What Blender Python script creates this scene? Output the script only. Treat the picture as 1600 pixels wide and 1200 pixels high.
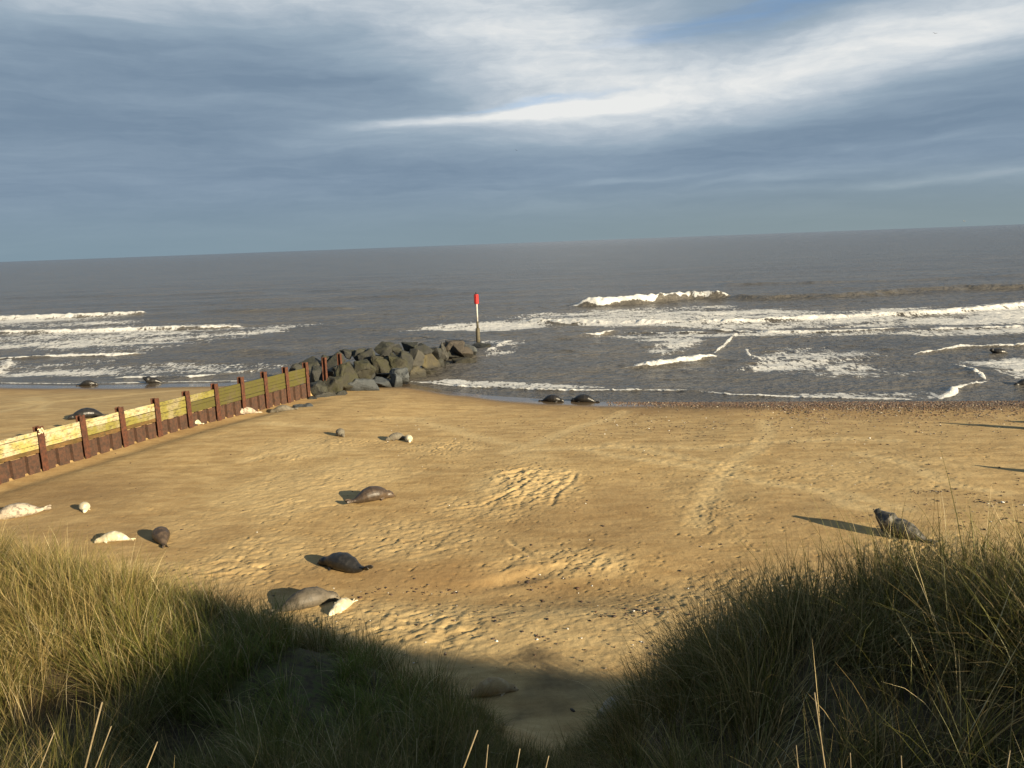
import bpy, bmesh, math, random
import numpy as np
from mathutils import Vector, Matrix, Euler, noise as mnoise
random.seed(4); rng = np.random.default_rng(7)
sc = bpy.context.scene; C = sc.collection
for o in list(bpy.data.objects): bpy.data.objects.remove(o)

# ---------------- camera ----------------
CAMZ = 9.5
roll = math.atan(59 / 1600); pitch = math.atan(220.5 * math.cos(roll) / 1202)
fwd = Vector((0, math.cos(pitch), -math.sin(pitch))); up0 = Vector((0, math.sin(pitch), math.cos(pitch))); rt0 = Vector((1, 0, 0))
upv = up0 * math.cos(roll) + rt0 * math.sin(roll); rtv = rt0 * math.cos(roll) - up0 * math.sin(roll)
cam = bpy.data.cameras.new('camera'); camo = bpy.data.objects.new('camera', cam); C.objects.link(camo)
M = Matrix((rtv, upv, -fwd)).transposed().to_4x4(); M.translation = (0, 0, CAMZ); camo.matrix_world = M
cam.sensor_width = 36; cam.lens = 36 * 1202 / 1600; cam.clip_start = .05; cam.clip_end = 100000
sc.camera = camo

# ---------------- exposure, sun, sky ----------------
sc.view_settings.view_transform = 'Standard'; sc.view_settings.look = 'None'
sc.view_settings.gamma = 1; sc.view_settings.use_curve_mapping = False
EXPO = 1.36
sc.view_settings.exposure = EXPO
sc.cycles.max_bounces = 6; sc.cycles.diffuse_bounces = 3; sc.cycles.glossy_bounces = 3; sc.cycles.transmission_bounces = 3
sc.cycles.transparent_max_bounces = 6
SEL = math.radians(16)
sunv = Vector((.78 * math.cos(SEL), -.625 * math.cos(SEL), math.sin(SEL))).normalized()
sl = bpy.data.lights.new('sun', 'SUN'); sl.energy = 5; sl.angle = math.radians(.6); sl.color = (1, .84, .58)
slo = bpy.data.objects.new('sun', sl); C.objects.link(slo); slo.rotation_mode = 'QUATERNION'
slo.rotation_quaternion = sunv.to_track_quat('Z', 'Y'); slo.location = (60, -50, 60)

class NT:
    """small node-tree writer"""
    def __init__(s, t): s.t = t; t.nodes.clear()
    def n(s, typ, **k):
        n = s.t.nodes.new(typ)
        ins = k.pop('ins', {})
        for a, b in k.items(): setattr(n, a, b)
        for a, b in ins.items(): s.put(n.inputs[a], b)
        return n
    def put(s, sock, v):
        if isinstance(v, bpy.types.NodeSocket): s.t.links.new(v, sock)
        elif isinstance(v, bpy.types.Node): s.t.links.new(v.outputs[0], sock)
        else: sock.default_value = v
    def m(s, op, a, b=None, c=None, clamp=False):
        n = s.t.nodes.new('ShaderNodeMath'); n.operation = op; n.use_clamp = clamp
        s.put(n.inputs[0], a)
        if b is not None: s.put(n.inputs[1], b)
        if c is not None: s.put(n.inputs[2], c)
        return n.outputs[0]
    def mix(s, f, a, b, typ='MIX'):
        n = s.t.nodes.new('ShaderNodeMix'); n.data_type = 'RGBA'; n.blend_type = typ; n.clamp_factor = True
        s.put(n.inputs[0], f)
        for i, v in ((6, a), (7, b)):
            if isinstance(v, tuple) and len(v) == 3: v = v + (1,)
            s.put(n.inputs[i], v)
        return n.outputs[2]
    def mr(s, v, a, b, c=0, d=1, smooth=True):
        n = s.t.nodes.new('ShaderNodeMapRange'); n.interpolation_type = 'SMOOTHSTEP' if smooth else 'LINEAR'
        for i, q in enumerate((v, a, b, c, d)): s.put(n.inputs[i], q)
        return n.outputs[0]
    def noise(s, vec, scale, detail=3, rough=.5, dist=0, lac=2):
        n = s.t.nodes.new('ShaderNodeTexNoise')
        s.put(n.inputs['Vector'], vec); n.inputs['Scale'].default_value = scale; n.inputs['Detail'].default_value = detail
        n.inputs['Roughness'].default_value = rough; n.inputs['Distortion'].default_value = dist; n.inputs['Lacunarity'].default_value = lac
        return n.outputs[0]
    def mapv(s, vec, loc=(0, 0, 0), rot=(0, 0, 0), sca=(1, 1, 1), typ='POINT'):
        n = s.t.nodes.new('ShaderNodeMapping'); n.vector_type = typ
        s.put(n.inputs[0], vec); n.inputs['Location'].default_value = loc; n.inputs['Rotation'].default_value = rot; n.inputs['Scale'].default_value = sca
        return n.outputs[0]
    def attr(s, name):
        n = s.t.nodes.new('ShaderNodeAttribute'); n.attribute_name = name
        return n
    def ramp(s, f, stops):
        n = s.t.nodes.new('ShaderNodeValToRGB'); s.put(n.inputs[0], f); e = n.color_ramp.elements
        while len(e) < len(stops): e.new(.5)
        for i, (p, c) in enumerate(stops): e[i].position = p; e[i].color = tuple(c) + (1,)
        return n.outputs[0]

w = bpy.data.worlds.new('World'); sc.world = w; w.use_nodes = True
g = NT(w.node_tree)
tc = g.n('ShaderNodeTexCoord').outputs['Generated']
sep = g.n('ShaderNodeSeparateXYZ', ins={0: tc}).outputs
deg = 180 / math.pi
az = g.m('MULTIPLY', g.m('ARCTAN2', sep[0], sep[1]), deg)
el = g.m('MULTIPLY', g.m('ARCSINE', sep[2]), deg)
ae0 = g.n('ShaderNodeCombineXYZ', ins={0: az, 1: el, 2: 0.0}).outputs[0]
wn = g.n('ShaderNodeTexNoise', ins={'Vector': g.mapv(ae0, sca=(.075, .32, 1)), 'Scale': 1.0, 'Detail': 5.0, 'Roughness': .55}).outputs[1]
off = g.n('ShaderNodeVectorMath', operation='SUBTRACT', ins={0: wn, 1: (.5, .5, .5)}).outputs[0]
off = g.n('ShaderNodeVectorMath', operation='MULTIPLY', ins={0: off, 1: (9.0, 2.4, 0)}).outputs[0]
ae = g.n('ShaderNodeVectorMath', operation='ADD', ins={0: ae0, 1: off}).outputs[0]
def blob(a0, e0, sa, se, th, amp, src=None):
    v = g.mapv(src or ae, (a0, e0, 0), (0, 0, math.radians(th)), (sa, se, 1), 'TEXTURE')
    L = g.n('ShaderNodeVectorMath', operation='DOT_PRODUCT', ins={0: v, 1: v}).outputs['Value']
    return g.m('MULTIPLY', g.m('EXPONENT', g.m('MULTIPLY', L, -1.0)), amp)
B = None
for b in [(-24, 16.8, 20, 2.6, 3, .38), (-4, 15.5, 10, 3.2, 0, .36), (3.5, 12.6, 9, 4.2, 0, .56), (-14, 10.3, 9, .6, 2, .09), (-24, 17.5, 26, 2.2, 2, .2), (15, 10.2, 17, 2.3, 4, .40), (29, 12.4, 13, 2.3, 9, .62),
          (-2, 8.95, 9, .42, 3, .42), (6, 9.2, 5, .5, 3, .34), (-4, 8.2, 11, .9, 3, .16), (12, 8.2, 12, 1.5, 3, .16), (11, 6.6, 7, .8, 8, .1),
          (18, 3.6, 6, .3, 2, .13), (9, 4.1, 4, .25, 2, .16), (26, 2.9, 4, .32, 1, .26), (33, 3.1, 4, .3, 0, .2), (19, 2.9, 3, .2, 1, .12), (3, 2.3, 14, .28, 2, .07),
          (-9, 11.6, 11, 1.6, 0, -.17), (-24, 8, 14, 3.6, 0, -.09), (26, 6.8, 12, 1.5, 3, -.16), (5, 5.6, 14, 1.0, 2, -.07), (-12, 5, 16, .7, 2, -.05), (10,7.0,3,.35,5,.12)]:
    v = blob(*b); B = v if B is None else g.m('ADD', B, v)
st1 = g.noise(g.mapv(ae, sca=(.055, .55, 1)), 1.0, 7, .58)
st2 = g.noise(g.mapv(ae, (3, 1, 0), (0, 0, .06), (.16, 1.5, 1)), 1.0, 6, .6)
B = g.m('ADD', B, g.m('MULTIPLY', g.m('SUBTRACT', st1, .49), .52))
B = g.m('ADD', B, g.m('MULTIPLY', g.m('SUBTRACT', st2, .49), .20))
puf = g.noise(g.mapv(ae, (5, 2, 0), (0, 0, .08), (.42, 1.1, 1)), 1.0, 8, .62)
B = g.m('ADD', B, g.m('MULTIPLY', g.m('SUBTRACT', puf, .5), g.mr(B, .15, .6, .12, .5)))
B = g.m('ADD', B, g.mr(el, 17, 30, .12, 0))
CM = .5 ** EXPO * 10.3
cl = g.ramp(B, [(0, (.185, .26, .35)), (.14, (.23, .31, .40)), (.32, (.30, .385, .47)), (.52, (.43, .50, .57)), (.74, (.60, .65, .69)), (1, (.80, .81, .80))])
# haze belt just above the horizon
hz = g.mr(el, 0, 5, .85, 0)
cl = g.mix(hz, cl, g.mix(g.mr(az, -30, 25), (.215, .30, .355), (.235, .30, .315)))
cl = g.mix(1.0, cl, (CM, CM, CM), 'MULTIPLY')
sky = g.n('ShaderNodeTexSky', sky_type='NISHITA', sun_disc=False, sun_elevation=SEL, sun_rotation=math.atan2(.78, -.625), altitude=0, air_density=1.0, dust_density=.6, ozone_density=2.5).outputs[0]
gap = g.m('ADD', g.m('ADD', blob(28.5, 16.0, 9, 1.5, 7, 1.05), blob(12, 13.6, 8, 1.4, 3, .38)), g.m('ADD', blob(2, 9.75, 10, .28, 3, .45), blob(-14, 50, 50, 14, 0, .5)))
gap = g.m('ADD', gap, g.m('MULTIPLY', g.m('SUBTRACT', st2, .5), .5), clamp=True)
skyc = g.mix(1.0, sky, (.40, .50, .62), 'MULTIPLY')
col = g.mix(g.mr(gap, .15, .95), cl, skyc)
col = g.mix(g.mr(el, -1, 0), (CM * .2, CM * .17, CM * .13), col)
bg = g.n('ShaderNodeBackground', ins={0: col, 1: .1})
g.t.links.new(bg.outputs[0], g.n('ShaderNodeOutputWorld').inputs[0])

# ---------------- helpers ----------------
def tag(o, label=None, cat=None, group=None, kind=None):
    for k, v in (('label', label), ('category', cat), ('group', group), ('kind', kind)):
        if v: o[k] = v
    return o
def link(name, me, mat=None, parent=None, loc=None):
    o = bpy.data.objects.new(name, me); C.objects.link(o)
    if mat and me is not None: me.materials.append(mat)
    if parent: o.parent = parent
    if loc is not None: o.location = loc
    return o
def empty(name, loc=(0, 0, 0), rz=0):
    o = bpy.data.objects.new(name, None); C.objects.link(o); o.location = loc; o.rotation_euler = (0, 0, rz); o.empty_display_size = .2; return o
def npmesh(name, v, f, smooth=True, attrs=None):
    me = bpy.data.meshes.new(name); v = np.ascontiguousarray(v, np.float32); f = np.ascontiguousarray(f, np.int32)
    me.vertices.add(len(v)); me.vertices.foreach_set('co', v.ravel())
    k = f.shape[1]; me.loops.add(f.size); me.loops.foreach_set('vertex_index', f.ravel())
    me.polygons.add(len(f)); me.polygons.foreach_set('loop_start', np.arange(0, f.size, k, dtype=np.int32)); me.polygons.foreach_set('loop_total', np.full(len(f), k, np.int32))
    if smooth: me.polygons.foreach_set('use_smooth', np.ones(len(f), bool))
    for a, d in (attrs or {}).items():
        d = np.ascontiguousarray(d, np.float32)
        if d.ndim == 1: at = me.attributes.new(a, 'FLOAT', 'POINT'); at.data.foreach_set('value', d)
        else:
            at = me.attributes.new(a, 'FLOAT_COLOR', 'POINT'); at.data.foreach_set('color', np.c_[d, np.ones(len(d), np.float32)].astype(np.float32).ravel())
    me.update(calc_edges=True); return me
def gridfaces(nr, nc):
    i = (np.arange(nr - 1)[:, None] * nc + np.arange(nc - 1)[None]).ravel()
    return np.c_[i, i + 1, i + nc + 1, i + nc]
def bmobj(name, bm, mat, parent=None, smooth=False, loc=None):
    me = bpy.data.meshes.new(name); bm.normal_update(); bm.to_mesh(me); bm.free()
    if smooth:
        for p in me.polygons: p.use_smooth = True
    return link(name, me, mat, parent, loc)
def box(bm, c, ax, half):
    """box with centre c, axes ax (3 vectors) and half sizes"""
    vs = []
    for sx in (-1, 1):
        for sy in (-1, 1):
            for sz in (-1, 1): vs.append(bm.verts.new(Vector(c) + ax[0] * sx * half[0] + ax[1] * sy * half[1] + ax[2] * sz * half[2]))
    for q in ((0, 1, 3, 2), (4, 6, 7, 5), (0, 4, 5, 1), (2, 3, 7, 6), (0, 2, 6, 4), (1, 5, 7, 3)): bm.faces.new([vs[i] for i in q])
    return vs
def newmat(name):
    m = bpy.data.materials.new(name); m.use_nodes = True; g = NT(m.node_tree)
    out = g.n('ShaderNodeOutputMaterial'); return m, g, out
def princ(g, out, col, rough=.8, nrm=None, spec=.5, **k):
    p = g.n('ShaderNodeBsdfPrincipled')
    if isinstance(col, tuple) and len(col) == 3: col = col + (1,)
    g.put(p.inputs['Base Color'], col); g.put(p.inputs['Roughness'], rough); g.put(p.inputs['Specular IOR Level'], spec)
    if nrm is not None: g.put(p.inputs['Normal'], nrm)
    for a, b in k.items(): g.put(p.inputs[a.replace('_', ' ')], b)
    if out is not None: g.t.links.new(p.outputs[0], out.inputs[0])
    return p
def bump(g, h, st=.5, dist=.02, nrm=None):
    n = g.n('ShaderNodeBump'); g.put(n.inputs['Height'], h); n.inputs['Strength'].default_value = st; n.inputs['Distance'].default_value = dist
    if nrm is not None: g.put(n.inputs['Normal'], nrm)
    return n.outputs[0]
def objco(g): return g.n('ShaderNodeTexCoord').outputs['Object']
def geo(g): return g.n('ShaderNodeNewGeometry').outputs['Position']

# ---- terrain functions (numpy) ----
def _hash(ix, iy, seed):
    h = (ix.astype(np.int64) * 374761393 + iy.astype(np.int64) * 668265263 + seed * 1442695041) & 0xFFFFFFFF
    h = ((h ^ (h >> 13)) * 1274126177) & 0xFFFFFFFF
    return ((h ^ (h >> 16)) & 0xFFFFFF) / float(0xFFFFFF)
def vnoise(x, y, s, seed=0):
    x = np.asarray(x, float) / s + seed * 17.31; y = np.asarray(y, float) / s + seed * 9.77
    ix = np.floor(x); iy = np.floor(y); fx = x - ix; fy = y - iy
    fx = fx * fx * fx * (fx * (fx * 6 - 15) + 10); fy = fy * fy * fy * (fy * (fy * 6 - 15) + 10)
    a = _hash(ix, iy, seed); b = _hash(ix + 1, iy, seed); c = _hash(ix, iy + 1, seed); d = _hash(ix + 1, iy + 1, seed)
    return (a + (b - a) * fx + (c - a) * fy + (a - b - c + d) * fx * fy) * 2 - 1
def fbm(x, y, s, o=4, seed=0, g=.5):
    r = 0; a = 1; t = 0
    for k in range(o):
        r = r + a * vnoise(x * math.cos(k * 1.1) - y * math.sin(k * 1.1), x * math.sin(k * 1.1) + y * math.cos(k * 1.1), s / 2.03 ** k, seed + k * 7); t += a; a *= g
    return r / t
def sstep(a, b, x):
    t = np.clip((x - a) / (b - a), 0, 1); return t * t * (3 - 2 * t)
SH = np.array([(-400, 75), (-60, 62), (-40, 59.8), (-34, 58), (-22, 56.6), (-14, 56), (-7.2, 53.3), (-4.2, 49.9), (-1.7, 48.1), (1.9, 46.2), (4.9, 44.8), (10.4, 43.7), (17.4, 42.6), (23, 41.6), (28, 40.9), (60, 38), (400, 15)], float)
def shoreY(x): return np.interp(x, SH[:, 0], SH[:, 1])
PR = np.array([(-400, -6), (-60, -2.6), (-30, -1.5), (-10, -.6), (-3, -.16), (0, 0), (2, .13), (5, .32), (12, .75), (22, 1.2), (30, 1.4), (40, 1.5), (80, 1.7)], float)
GX = [(-25.99, 10.0), (-18.87, 29.8), (-11.4, 50.5)]     # groyne line (x, y)
def groyneX(y): return np.interp(y, [p[1] for p in GX], [p[0] for p in GX])
def beach(x, y):
    s = shoreY(x) - y
    z = (np.interp(s, PR[:, 0], PR[:, 1]) + np.interp(s - .8, PR[:, 0], PR[:, 1]) + np.interp(s + .8, PR[:, 0], PR[:, 1])) / 3
    z = z + .16 * sstep(.1, 2.2, s) * (1 - sstep(2.5, 6, s)) * sstep(6, 14, x)      # shingle bank
    # higher sand drifted against the far side of the groyne
    side = sstep(.12, .24, groyneX(y) - x)
    up = np.interp(y, [10, 24, 31, 38, 44, 50, 55], [1.25, 1.25, 1.2, .9, .5, .2, 0])
    z = z + side * up * (1 - sstep(50, 58, y))
    # scour trough along the near side
    t = x - groyneX(y)
    z = z - .16 * np.exp(-((t - .9) / .9) ** 2) * (t > 0) * (1 - sstep(44, 48, y))
    # low bar of sand ridges
    z = z + .10 * fbm(x, y, 9, 2, 5) * sstep(1, 8, s)
    z = z - .22 * np.exp(-(((x - .5) / 4.5) ** 2 + ((y - 17.3) / 1.2) ** 2)) 
    return z
DC = np.array([(0,0,7.35),(0,-4,8.0),(-4,0,7.6),(-8,0,7.3),(-16,0,7.4),(-24,0,7.5),(3.4,-.4,7.3),(3,-3,7.6),(5.2,.2,7.4),(6.8,.9,7.5),(5.6,2.7,6.95),(9.2,1.4,7.6),(12.5,-.5,7.4),(11,4.2,4.3),(16,1,5.8),(14,-5,7),(24,-1,6.2),(6,-6,7.8),(-8,-6,8.3),(-24,-8,8.6),(24,-8,7),
 (0,2,6.3),(1.8,1.6,6.7),(0,4,5.3),(0,6,4.2),(0,8,3.4),(0,10,2.3),(.3,12,1.45),(0,14,1.2),
 (3,3,6.5),(3,6,6.3),(5,5.4,6.7),(8,4.6,6.0),(16,3.5,4.6),(24,3,5.2),(2.2,6.9,5.6),(1.6,8,4.5),(.7,8,3.4),(1.5,9.5,2.7),(4,8.4,3.7),(6,7.8,3.5),(8.2,6.8,3.8),(11,6.3,3.6),(16,6,4.0),(24,6,4.0),
 (1.8,12,1.3),(5,12,1.2),(10,10.5,1.2),(16,10,1.2),(24,10,1.2),
 (-3,4,5.1),(-6,4,5.4),(-10,4,5.3),(-18,4,5.4),(-26,4,5.6),(-8,8,3.9),(-5,8,3.7),(-2.5,8,3.5),(-9,12.5,4.3),(-6.5,12,3.75),(-4,11.5,3.3),(-2.3,11,3.1),(-1.2,11.1,2.4),(-12,13,4.4),(-16,13,4.5),(-22,13,4.5),(-14,8,4.2),(-22,8,4.3),
 (-1,12.6,1.2),(-4,13.7,1.1),(-7,15,1.1),(-10,16,1.2),(-14,17,1.2),(-22,17.5,1.2)], float)
def _tps():
    n = len(DC); P = np.c_[np.ones(n), DC[:, :2]]
    r = np.hypot(DC[:, None, 0] - DC[None, :, 0], DC[:, None, 1] - DC[None, :, 1])
    K = np.where(r > 0, r * r * np.log(np.maximum(r, 1e-9)), 0) + np.eye(n) * .03
    A = np.block([[K, P], [P.T, np.zeros((3, 3))]])
    return np.linalg.solve(A, np.r_[DC[:, 2], 0, 0, 0])
_W = _tps()
def dune(x, y):
    x = np.asarray(x, float); y = np.asarray(y, float)
    xc = np.clip(x, -25, 25); yc = np.clip(y, -8, 19)
    z = _W[-3] + _W[-2] * xc + _W[-1] * yc
    for i in range(len(DC)):
        r2 = (xc - DC[i, 0]) ** 2 + (yc - DC[i, 1]) ** 2 + 1e-9
        z = z + _W[i] * r2 * .5 * np.log(r2)
    z = z + .30 * fbm(x, y, 2.3, 3, 11)
    return z - np.maximum(0, y - 17) * 1.0
def ground(x, y):
    b = beach(x, y); d = dune(x, y); k = .25
    m = np.maximum(b, d); h = np.maximum(k - np.abs(b - d), 0) / k
    return m + h * h * k * .25
# ---- end terrain ----

# ---------------- beach and dunes: one ground sheet ----------------
TRK = [[(-5.39, 39.07), (-3.22, 36.75), (-1.24, 33.47), (0.98, 31.54)], [(-0.62, 30.12), (1.03, 32.67), (3.04, 36.53), (4.9, 38.83), (6.51, 41.68)], [(-0.1, 30.98), (2.6, 31.44), (5.35, 31.7), (7.88, 30.94), (10.84, 31.82), (14.22, 32.02), (16.65, 30.88)], [(3.84, 32.78), (5.68, 30.58), (7.25, 28.44), (9.2, 26.93)], [(2.11, 32.15), (4.46, 29.48), (6.23, 28.27), (7.82, 26.2), (10.27, 23.9), (12.15, 21.61)], [(12.55, 37.38), (11.32, 33.24), (10.04, 30.61), (8.12, 28.05), (6.62, 25.09), (5.63, 22.43), (5.0, 20.61)], [(8.74, 28.48), (7.16, 25.85), (5.98, 23.02)], [(13.18, 29.64), (14.24, 27.68), (14.55, 24.1), (15.85, 22.89)], [(9.42, 25.58), (10.27, 22.48), (11.62, 21.68)], [(-8.01, 38.87), (-6.1, 39.4), (-3.74, 39.23)], [(-12.99, 37.94), (-10.47, 36.98), (-8.49, 36.53)], [(-11.07, 29.64), (-9.82, 31.47), (-8.62, 33.2)],
       [(-32, 50), (-27, 44), (-24, 38)], [(-30, 40), (-26, 46), (-22, 52)], [(-26, 36), (-27, 43), (-31, 48)]]
GRV = [[(2.31, 27.26), (1.9, 26.05), (1.36, 24.58), (1.07, 23.24)], [(-0.34, 20.92), (-0.08, 20.29), (0.26, 19.57), (0.33, 19.04)], [(0.8, 26.68), (-0.14, 24.85), (-0.97, 23.78), (-2.18, 23.35)], [(1.7, 26.38), (1.19, 25.44), (0.82, 24.42)]]
CHN = [(0.61, 28.08, 1.5, 2.8, .42), (0.32, 25.88, 2.0, 2.4, .8), (-0.97, 23.65, 2.2, 1.5, .5), (-7.83, 25.37, 2.6, 3.1, .55), (-3.11, 21.0, 2.2, 1.8, .6), (-9.9, 22.34, 1.4, 1.7, .4), (-7.04, 19.9, 1.6, 1.5, .5), (1.16, 18.91, 2.0, 1.0, .6), (5.88, 23.02, 1.2, 3.2, .3), (-2.83, 31.85, 1.6, 1.6, .35), (-8.87, 31.97, 2.5, 2.2, .5), (-5.84, 27.61, 2.0, 2.2, .6),
       (-4, 15.6, 5, 1.5, .5), (1, 15.0, 4, 1.3, .5), (-9, 18.5, 4, 1.2, .4), (6, 17.0, 3.5, 1.2, .3), (13, 26, 4, 3, .25), (10.5, 19.0, 1.5, .8, .4)]
def segdist(x, y, P):
    d = np.full(x.shape, 1e9); al = np.zeros(x.shape); acc = 0
    for (ax, ay), (bx, by) in zip(P[:-1], P[1:]):
        L2 = (bx - ax) ** 2 + (by - ay) ** 2; t = np.clip(((x - ax) * (bx - ax) + (y - ay) * (by - ay)) / L2, 0, 1)
        q = np.hypot(x - ax - t * (bx - ax), y - ay - t * (by - ay)); L = math.sqrt(L2)
        al = np.where(q < d, acc + t * L, al); d = np.minimum(d, q); acc += L
    return d, al, acc
# detail height map on a 4 cm raster over the part of the beach in view
RX0, RX1, RY0, RY1, RS = -34., 34., 10., 56., .04
nx = int((RX1 - RX0) / RS); ny = int((RY1 - RY0) / RS)
DH = np.zeros((ny, nx), np.float32); DD = np.zeros((ny, nx), np.float32)
def win(x0, x1, y0, y1):
    i0 = max(0, int((x0 - RX0) / RS)); i1 = min(nx, int((x1 - RX0) / RS) + 1); j0 = max(0, int((y0 - RY0) / RS)); j1 = min(ny, int((y1 - RY0) / RS) + 1)
    if i1 <= i0 or j1 <= j0: return None
    X, Y = np.meshgrid(RX0 + np.arange(i0, i1) * RS, RY0 + np.arange(j0, j1) * RS)
    return (slice(j0, j1), slice(i0, i1)), X, Y
for cx, cy, a, b, s in CHN:
    r = win(cx - a * 1.8, cx + a * 1.8, cy - b * 1.8, cy + b * 1.8)
    if r is None: continue
    sl_, X, Y = r
    e = ((X - cx) / a) ** 2 + ((Y - cy) / b) ** 2 + .35 * fbm(X, Y, 1.1, 3, 3)
    m = 1 - sstep(.25, 1.5, e)
    U_ = X * .82 + Y * .57; V_ = -X * .57 + Y * .82; n = fbm(U_ * .38, V_, .15, 4, 21, .65); n2 = np.abs(fbm(X + n * .1, Y, .5, 3, 29))
    DH[sl_] += (m * s * (.055 * n + .04 * (1 - 2.2 * n2) * (n2 < .45))).astype(np.float32); DD[sl_] = np.maximum(DD[sl_], m * min(1, s))
def line(P, wdt, f, col=1):
    xs = [p[0] for p in P]; ys = [p[1] for p in P]
    r = win(min(xs) - wdt * 3, max(xs) + wdt * 3, min(ys) - wdt * 3, max(ys) + wdt * 3)
    if r is None: return
    sl_, X, Y = r
    wx = .22 * fbm(X, Y, 1.6, 2, 8); d, al, L = segdist(X + wx, Y + wx * .6, P)
    end = sstep(0, .6, al) * (1 - sstep(L - .6, L, al))
    DH[sl_] += (f(d, al, X, Y) * end).astype(np.float32)
    DD[sl_] = np.maximum(DD[sl_], col * np.exp(-(d / wdt) ** 2) * end)
for k, P in enumerate(TRK):      # seal trails: shallow flattened swath with flipper marks at both sides
    line(P, .42, lambda d, al, X, Y: -.008 * np.exp(-(d / .3) ** 2) + .009 * np.exp(-((d - .42) / .1) ** 2) * (1 + .8 * np.sin(al * 9)) + .014 * np.exp(-(d / .45) ** 2) * fbm(X, Y, .18, 2, 31), .85)
for P in GRV:                    # narrow dragged grooves
    line(P, .12, lambda d, al, X, Y: -.028 * np.exp(-(d / .06) ** 2) + .017 * np.exp(-((d - .15) / .06) ** 2), .5)
# hollow worn by a resting seal
r = win(-2, 4, 16, 20.5); sl_, X, Y = r
c = ((X - .1) * .93 + (Y - 18.25) * .37) / 1.15; q = (-(X - .1) * .37 + (Y - 18.25) * .93) / .27
DH[sl_] += (-.10 * np.exp(-(c ** 2 + q ** 2) ** 1.3) + .03 * np.exp(-(((c - .3) / .9) ** 2 + ((q - 1.5) / .8) ** 2))).astype(np.float32)
# footprints, flipper scoops and small dents
def dents(n, fx, rmin, rmax, dep, clusters=None):
    pts = fx(n)
    for x, y in pts:
        rr = random.uniform(rmin, rmax); r = win(x - rr * 3, x + rr * 3, y - rr * 3, y + rr * 3)
        if r is None: continue
        sl_, X, Y = r; th = random.uniform(-.5, .9); e = random.uniform(.35, .7)
        u = ((X - x) * math.cos(th) + (Y - y) * math.sin(th)) / rr; v = (-(X - x) * math.sin(th) + (Y - y) * math.cos(th)) / (rr * e)
        s = random.uniform(.4, 1) * dep; d2 = u * u + v * v
        DH[sl_] += (-s * np.exp(-d2 ** 2 * .9) + .6 * s * np.exp(-((np.sqrt(d2) - 1.5) / .35) ** 2) * (u > -.2)).astype(np.float32)
def anywhere(n): return [(random.uniform(-22, 22), 13 + 28 * random.random() ** 1.5) for _ in range(n)]
def near(n): return [(random.gauss(-1, 5.5), random.uniform(13, 17.5)) for _ in range(n)]
def inch(n):
    o = []
    while len(o) < n:
        cx, cy, a, b, s = random.choice(CHN); x = random.gauss(cx, a * .6); y = random.gauss(cy, b * .6); o.append((x, y))
    return o
def walks(n):
    o = []
    while len(o) < n:
        x = random.uniform(-15, 16); y = random.uniform(14, 36); th = random.uniform(-.6, 1.2); s = random.choice((-1, 1))
        for k in range(random.randint(5, 22)):
            th += random.gauss(0, .12); x += math.cos(th) * .42 * s; y += math.sin(th) * .42; o.append((x + (k % 2) * .12 + random.gauss(0, .04), y + random.gauss(0, .04)))
    return o
dents(3200, anywhere, .035, .07, .035); dents(1000, near, .035, .07, .032); dents(5500, inch, .035, .075, .038); dents(900, walks, .05, .09, .04)
_i, _j = np.meshgrid(RX0 + np.arange(nx) * RS, RY0 + np.arange(ny) * RS)
DH *= (.88 * (.4 + .6 * sstep(-.25, .3, fbm(_i, _j, 3.4, 3, 77)))).astype(np.float32); del _i, _j
def samp(Mx, x, y):
    u = np.clip((x - RX0) / RS, 0, nx - 1.001); v = np.clip((y - RY0) / RS, 0, ny - 1.001); i = u.astype(int); j = v.astype(int); a = u - i; b = v - j
    r = Mx[j, i] * (1 - a) * (1 - b) + Mx[j, i + 1] * a * (1 - b) + Mx[j + 1, i] * (1 - a) * b + Mx[j + 1, i + 1] * a * b
    return r * ((x > RX0) & (x < RX1) & (y > RY0) & (y < RY1))
def axis(segs):
    out = [segs[0][0]]
    for a, b, d in segs:
        n = max(1, int(round((b - a) / d))); out += list(a + (b - a) * (np.arange(n) + 1) / n)
    return np.array(out)
gx = axis([(-900, -100, 100), (-100, -40, 6), (-40, -30, .5), (-30, -20.5, .12), (-20.5, -12, .05), (-12, 12, .045), (12, 20, .06), (20, 30, .12), (30, 40, .5), (40, 100, 6), (100, 900, 100)])
gy = axis([(-600, -60, 90), (-60, -8, 4), (-8, 2, .5), (2, 12.5, .14), (12.5, 20, .045), (20, 30, .05), (30, 46, .08), (46, 60, .25), (60, 100, 4), (100, 500, 100)])
X, Y = np.meshgrid(gx, gy)
Zb = beach(X, Y); Zd = dune(X, Y); Z = ground(X, Y)
onb = sstep(-.05, .25, Zb - Zd)                   # 1 on the open beach
S = shoreY(X) - Y
Z = Z + onb * sstep(.2, 2, S) * (samp(DH, X, Y) + .006 * fbm(X, Y, .25, 2, 41) + .02 * fbm(X, Y, 1.7, 2, 43)) + (1 - onb) * .05 * fbm(X, Y, .6, 3, 45)
dist = samp(DD, X, Y) * onb
wet = 1 - sstep(.9, 3.0, S + .7 * fbm(X, Y, 5, 3, 51) - .6 * sstep(-3, -9, X))
damp = .75 * (1 - sstep(2.0, 7.5, S + 2.2 * fbm(X, Y, 7, 3, 53)))
damp = np.maximum(damp, .95 * np.exp(-(((X + 1) / 9) ** 2 + ((Y - 18.3) / 1.4) ** 2)) * (.75 + .5 * fbm(X, Y, 2.5, 3, 55)))
damp = np.maximum(damp, .55 * np.exp(-(((X - 1) / 9) ** 2 + ((Y - 22) / 4) ** 2)))
damp = np.maximum(damp, .8 * np.exp(-(((X + 16) / 3.5) ** 2 + ((Y - 26) / 3) ** 2)))
damp = np.maximum(damp, .65 * np.exp(-(((X + 11) / 4) ** 2 + ((Y - 21.5) / 2) ** 2)))
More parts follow.
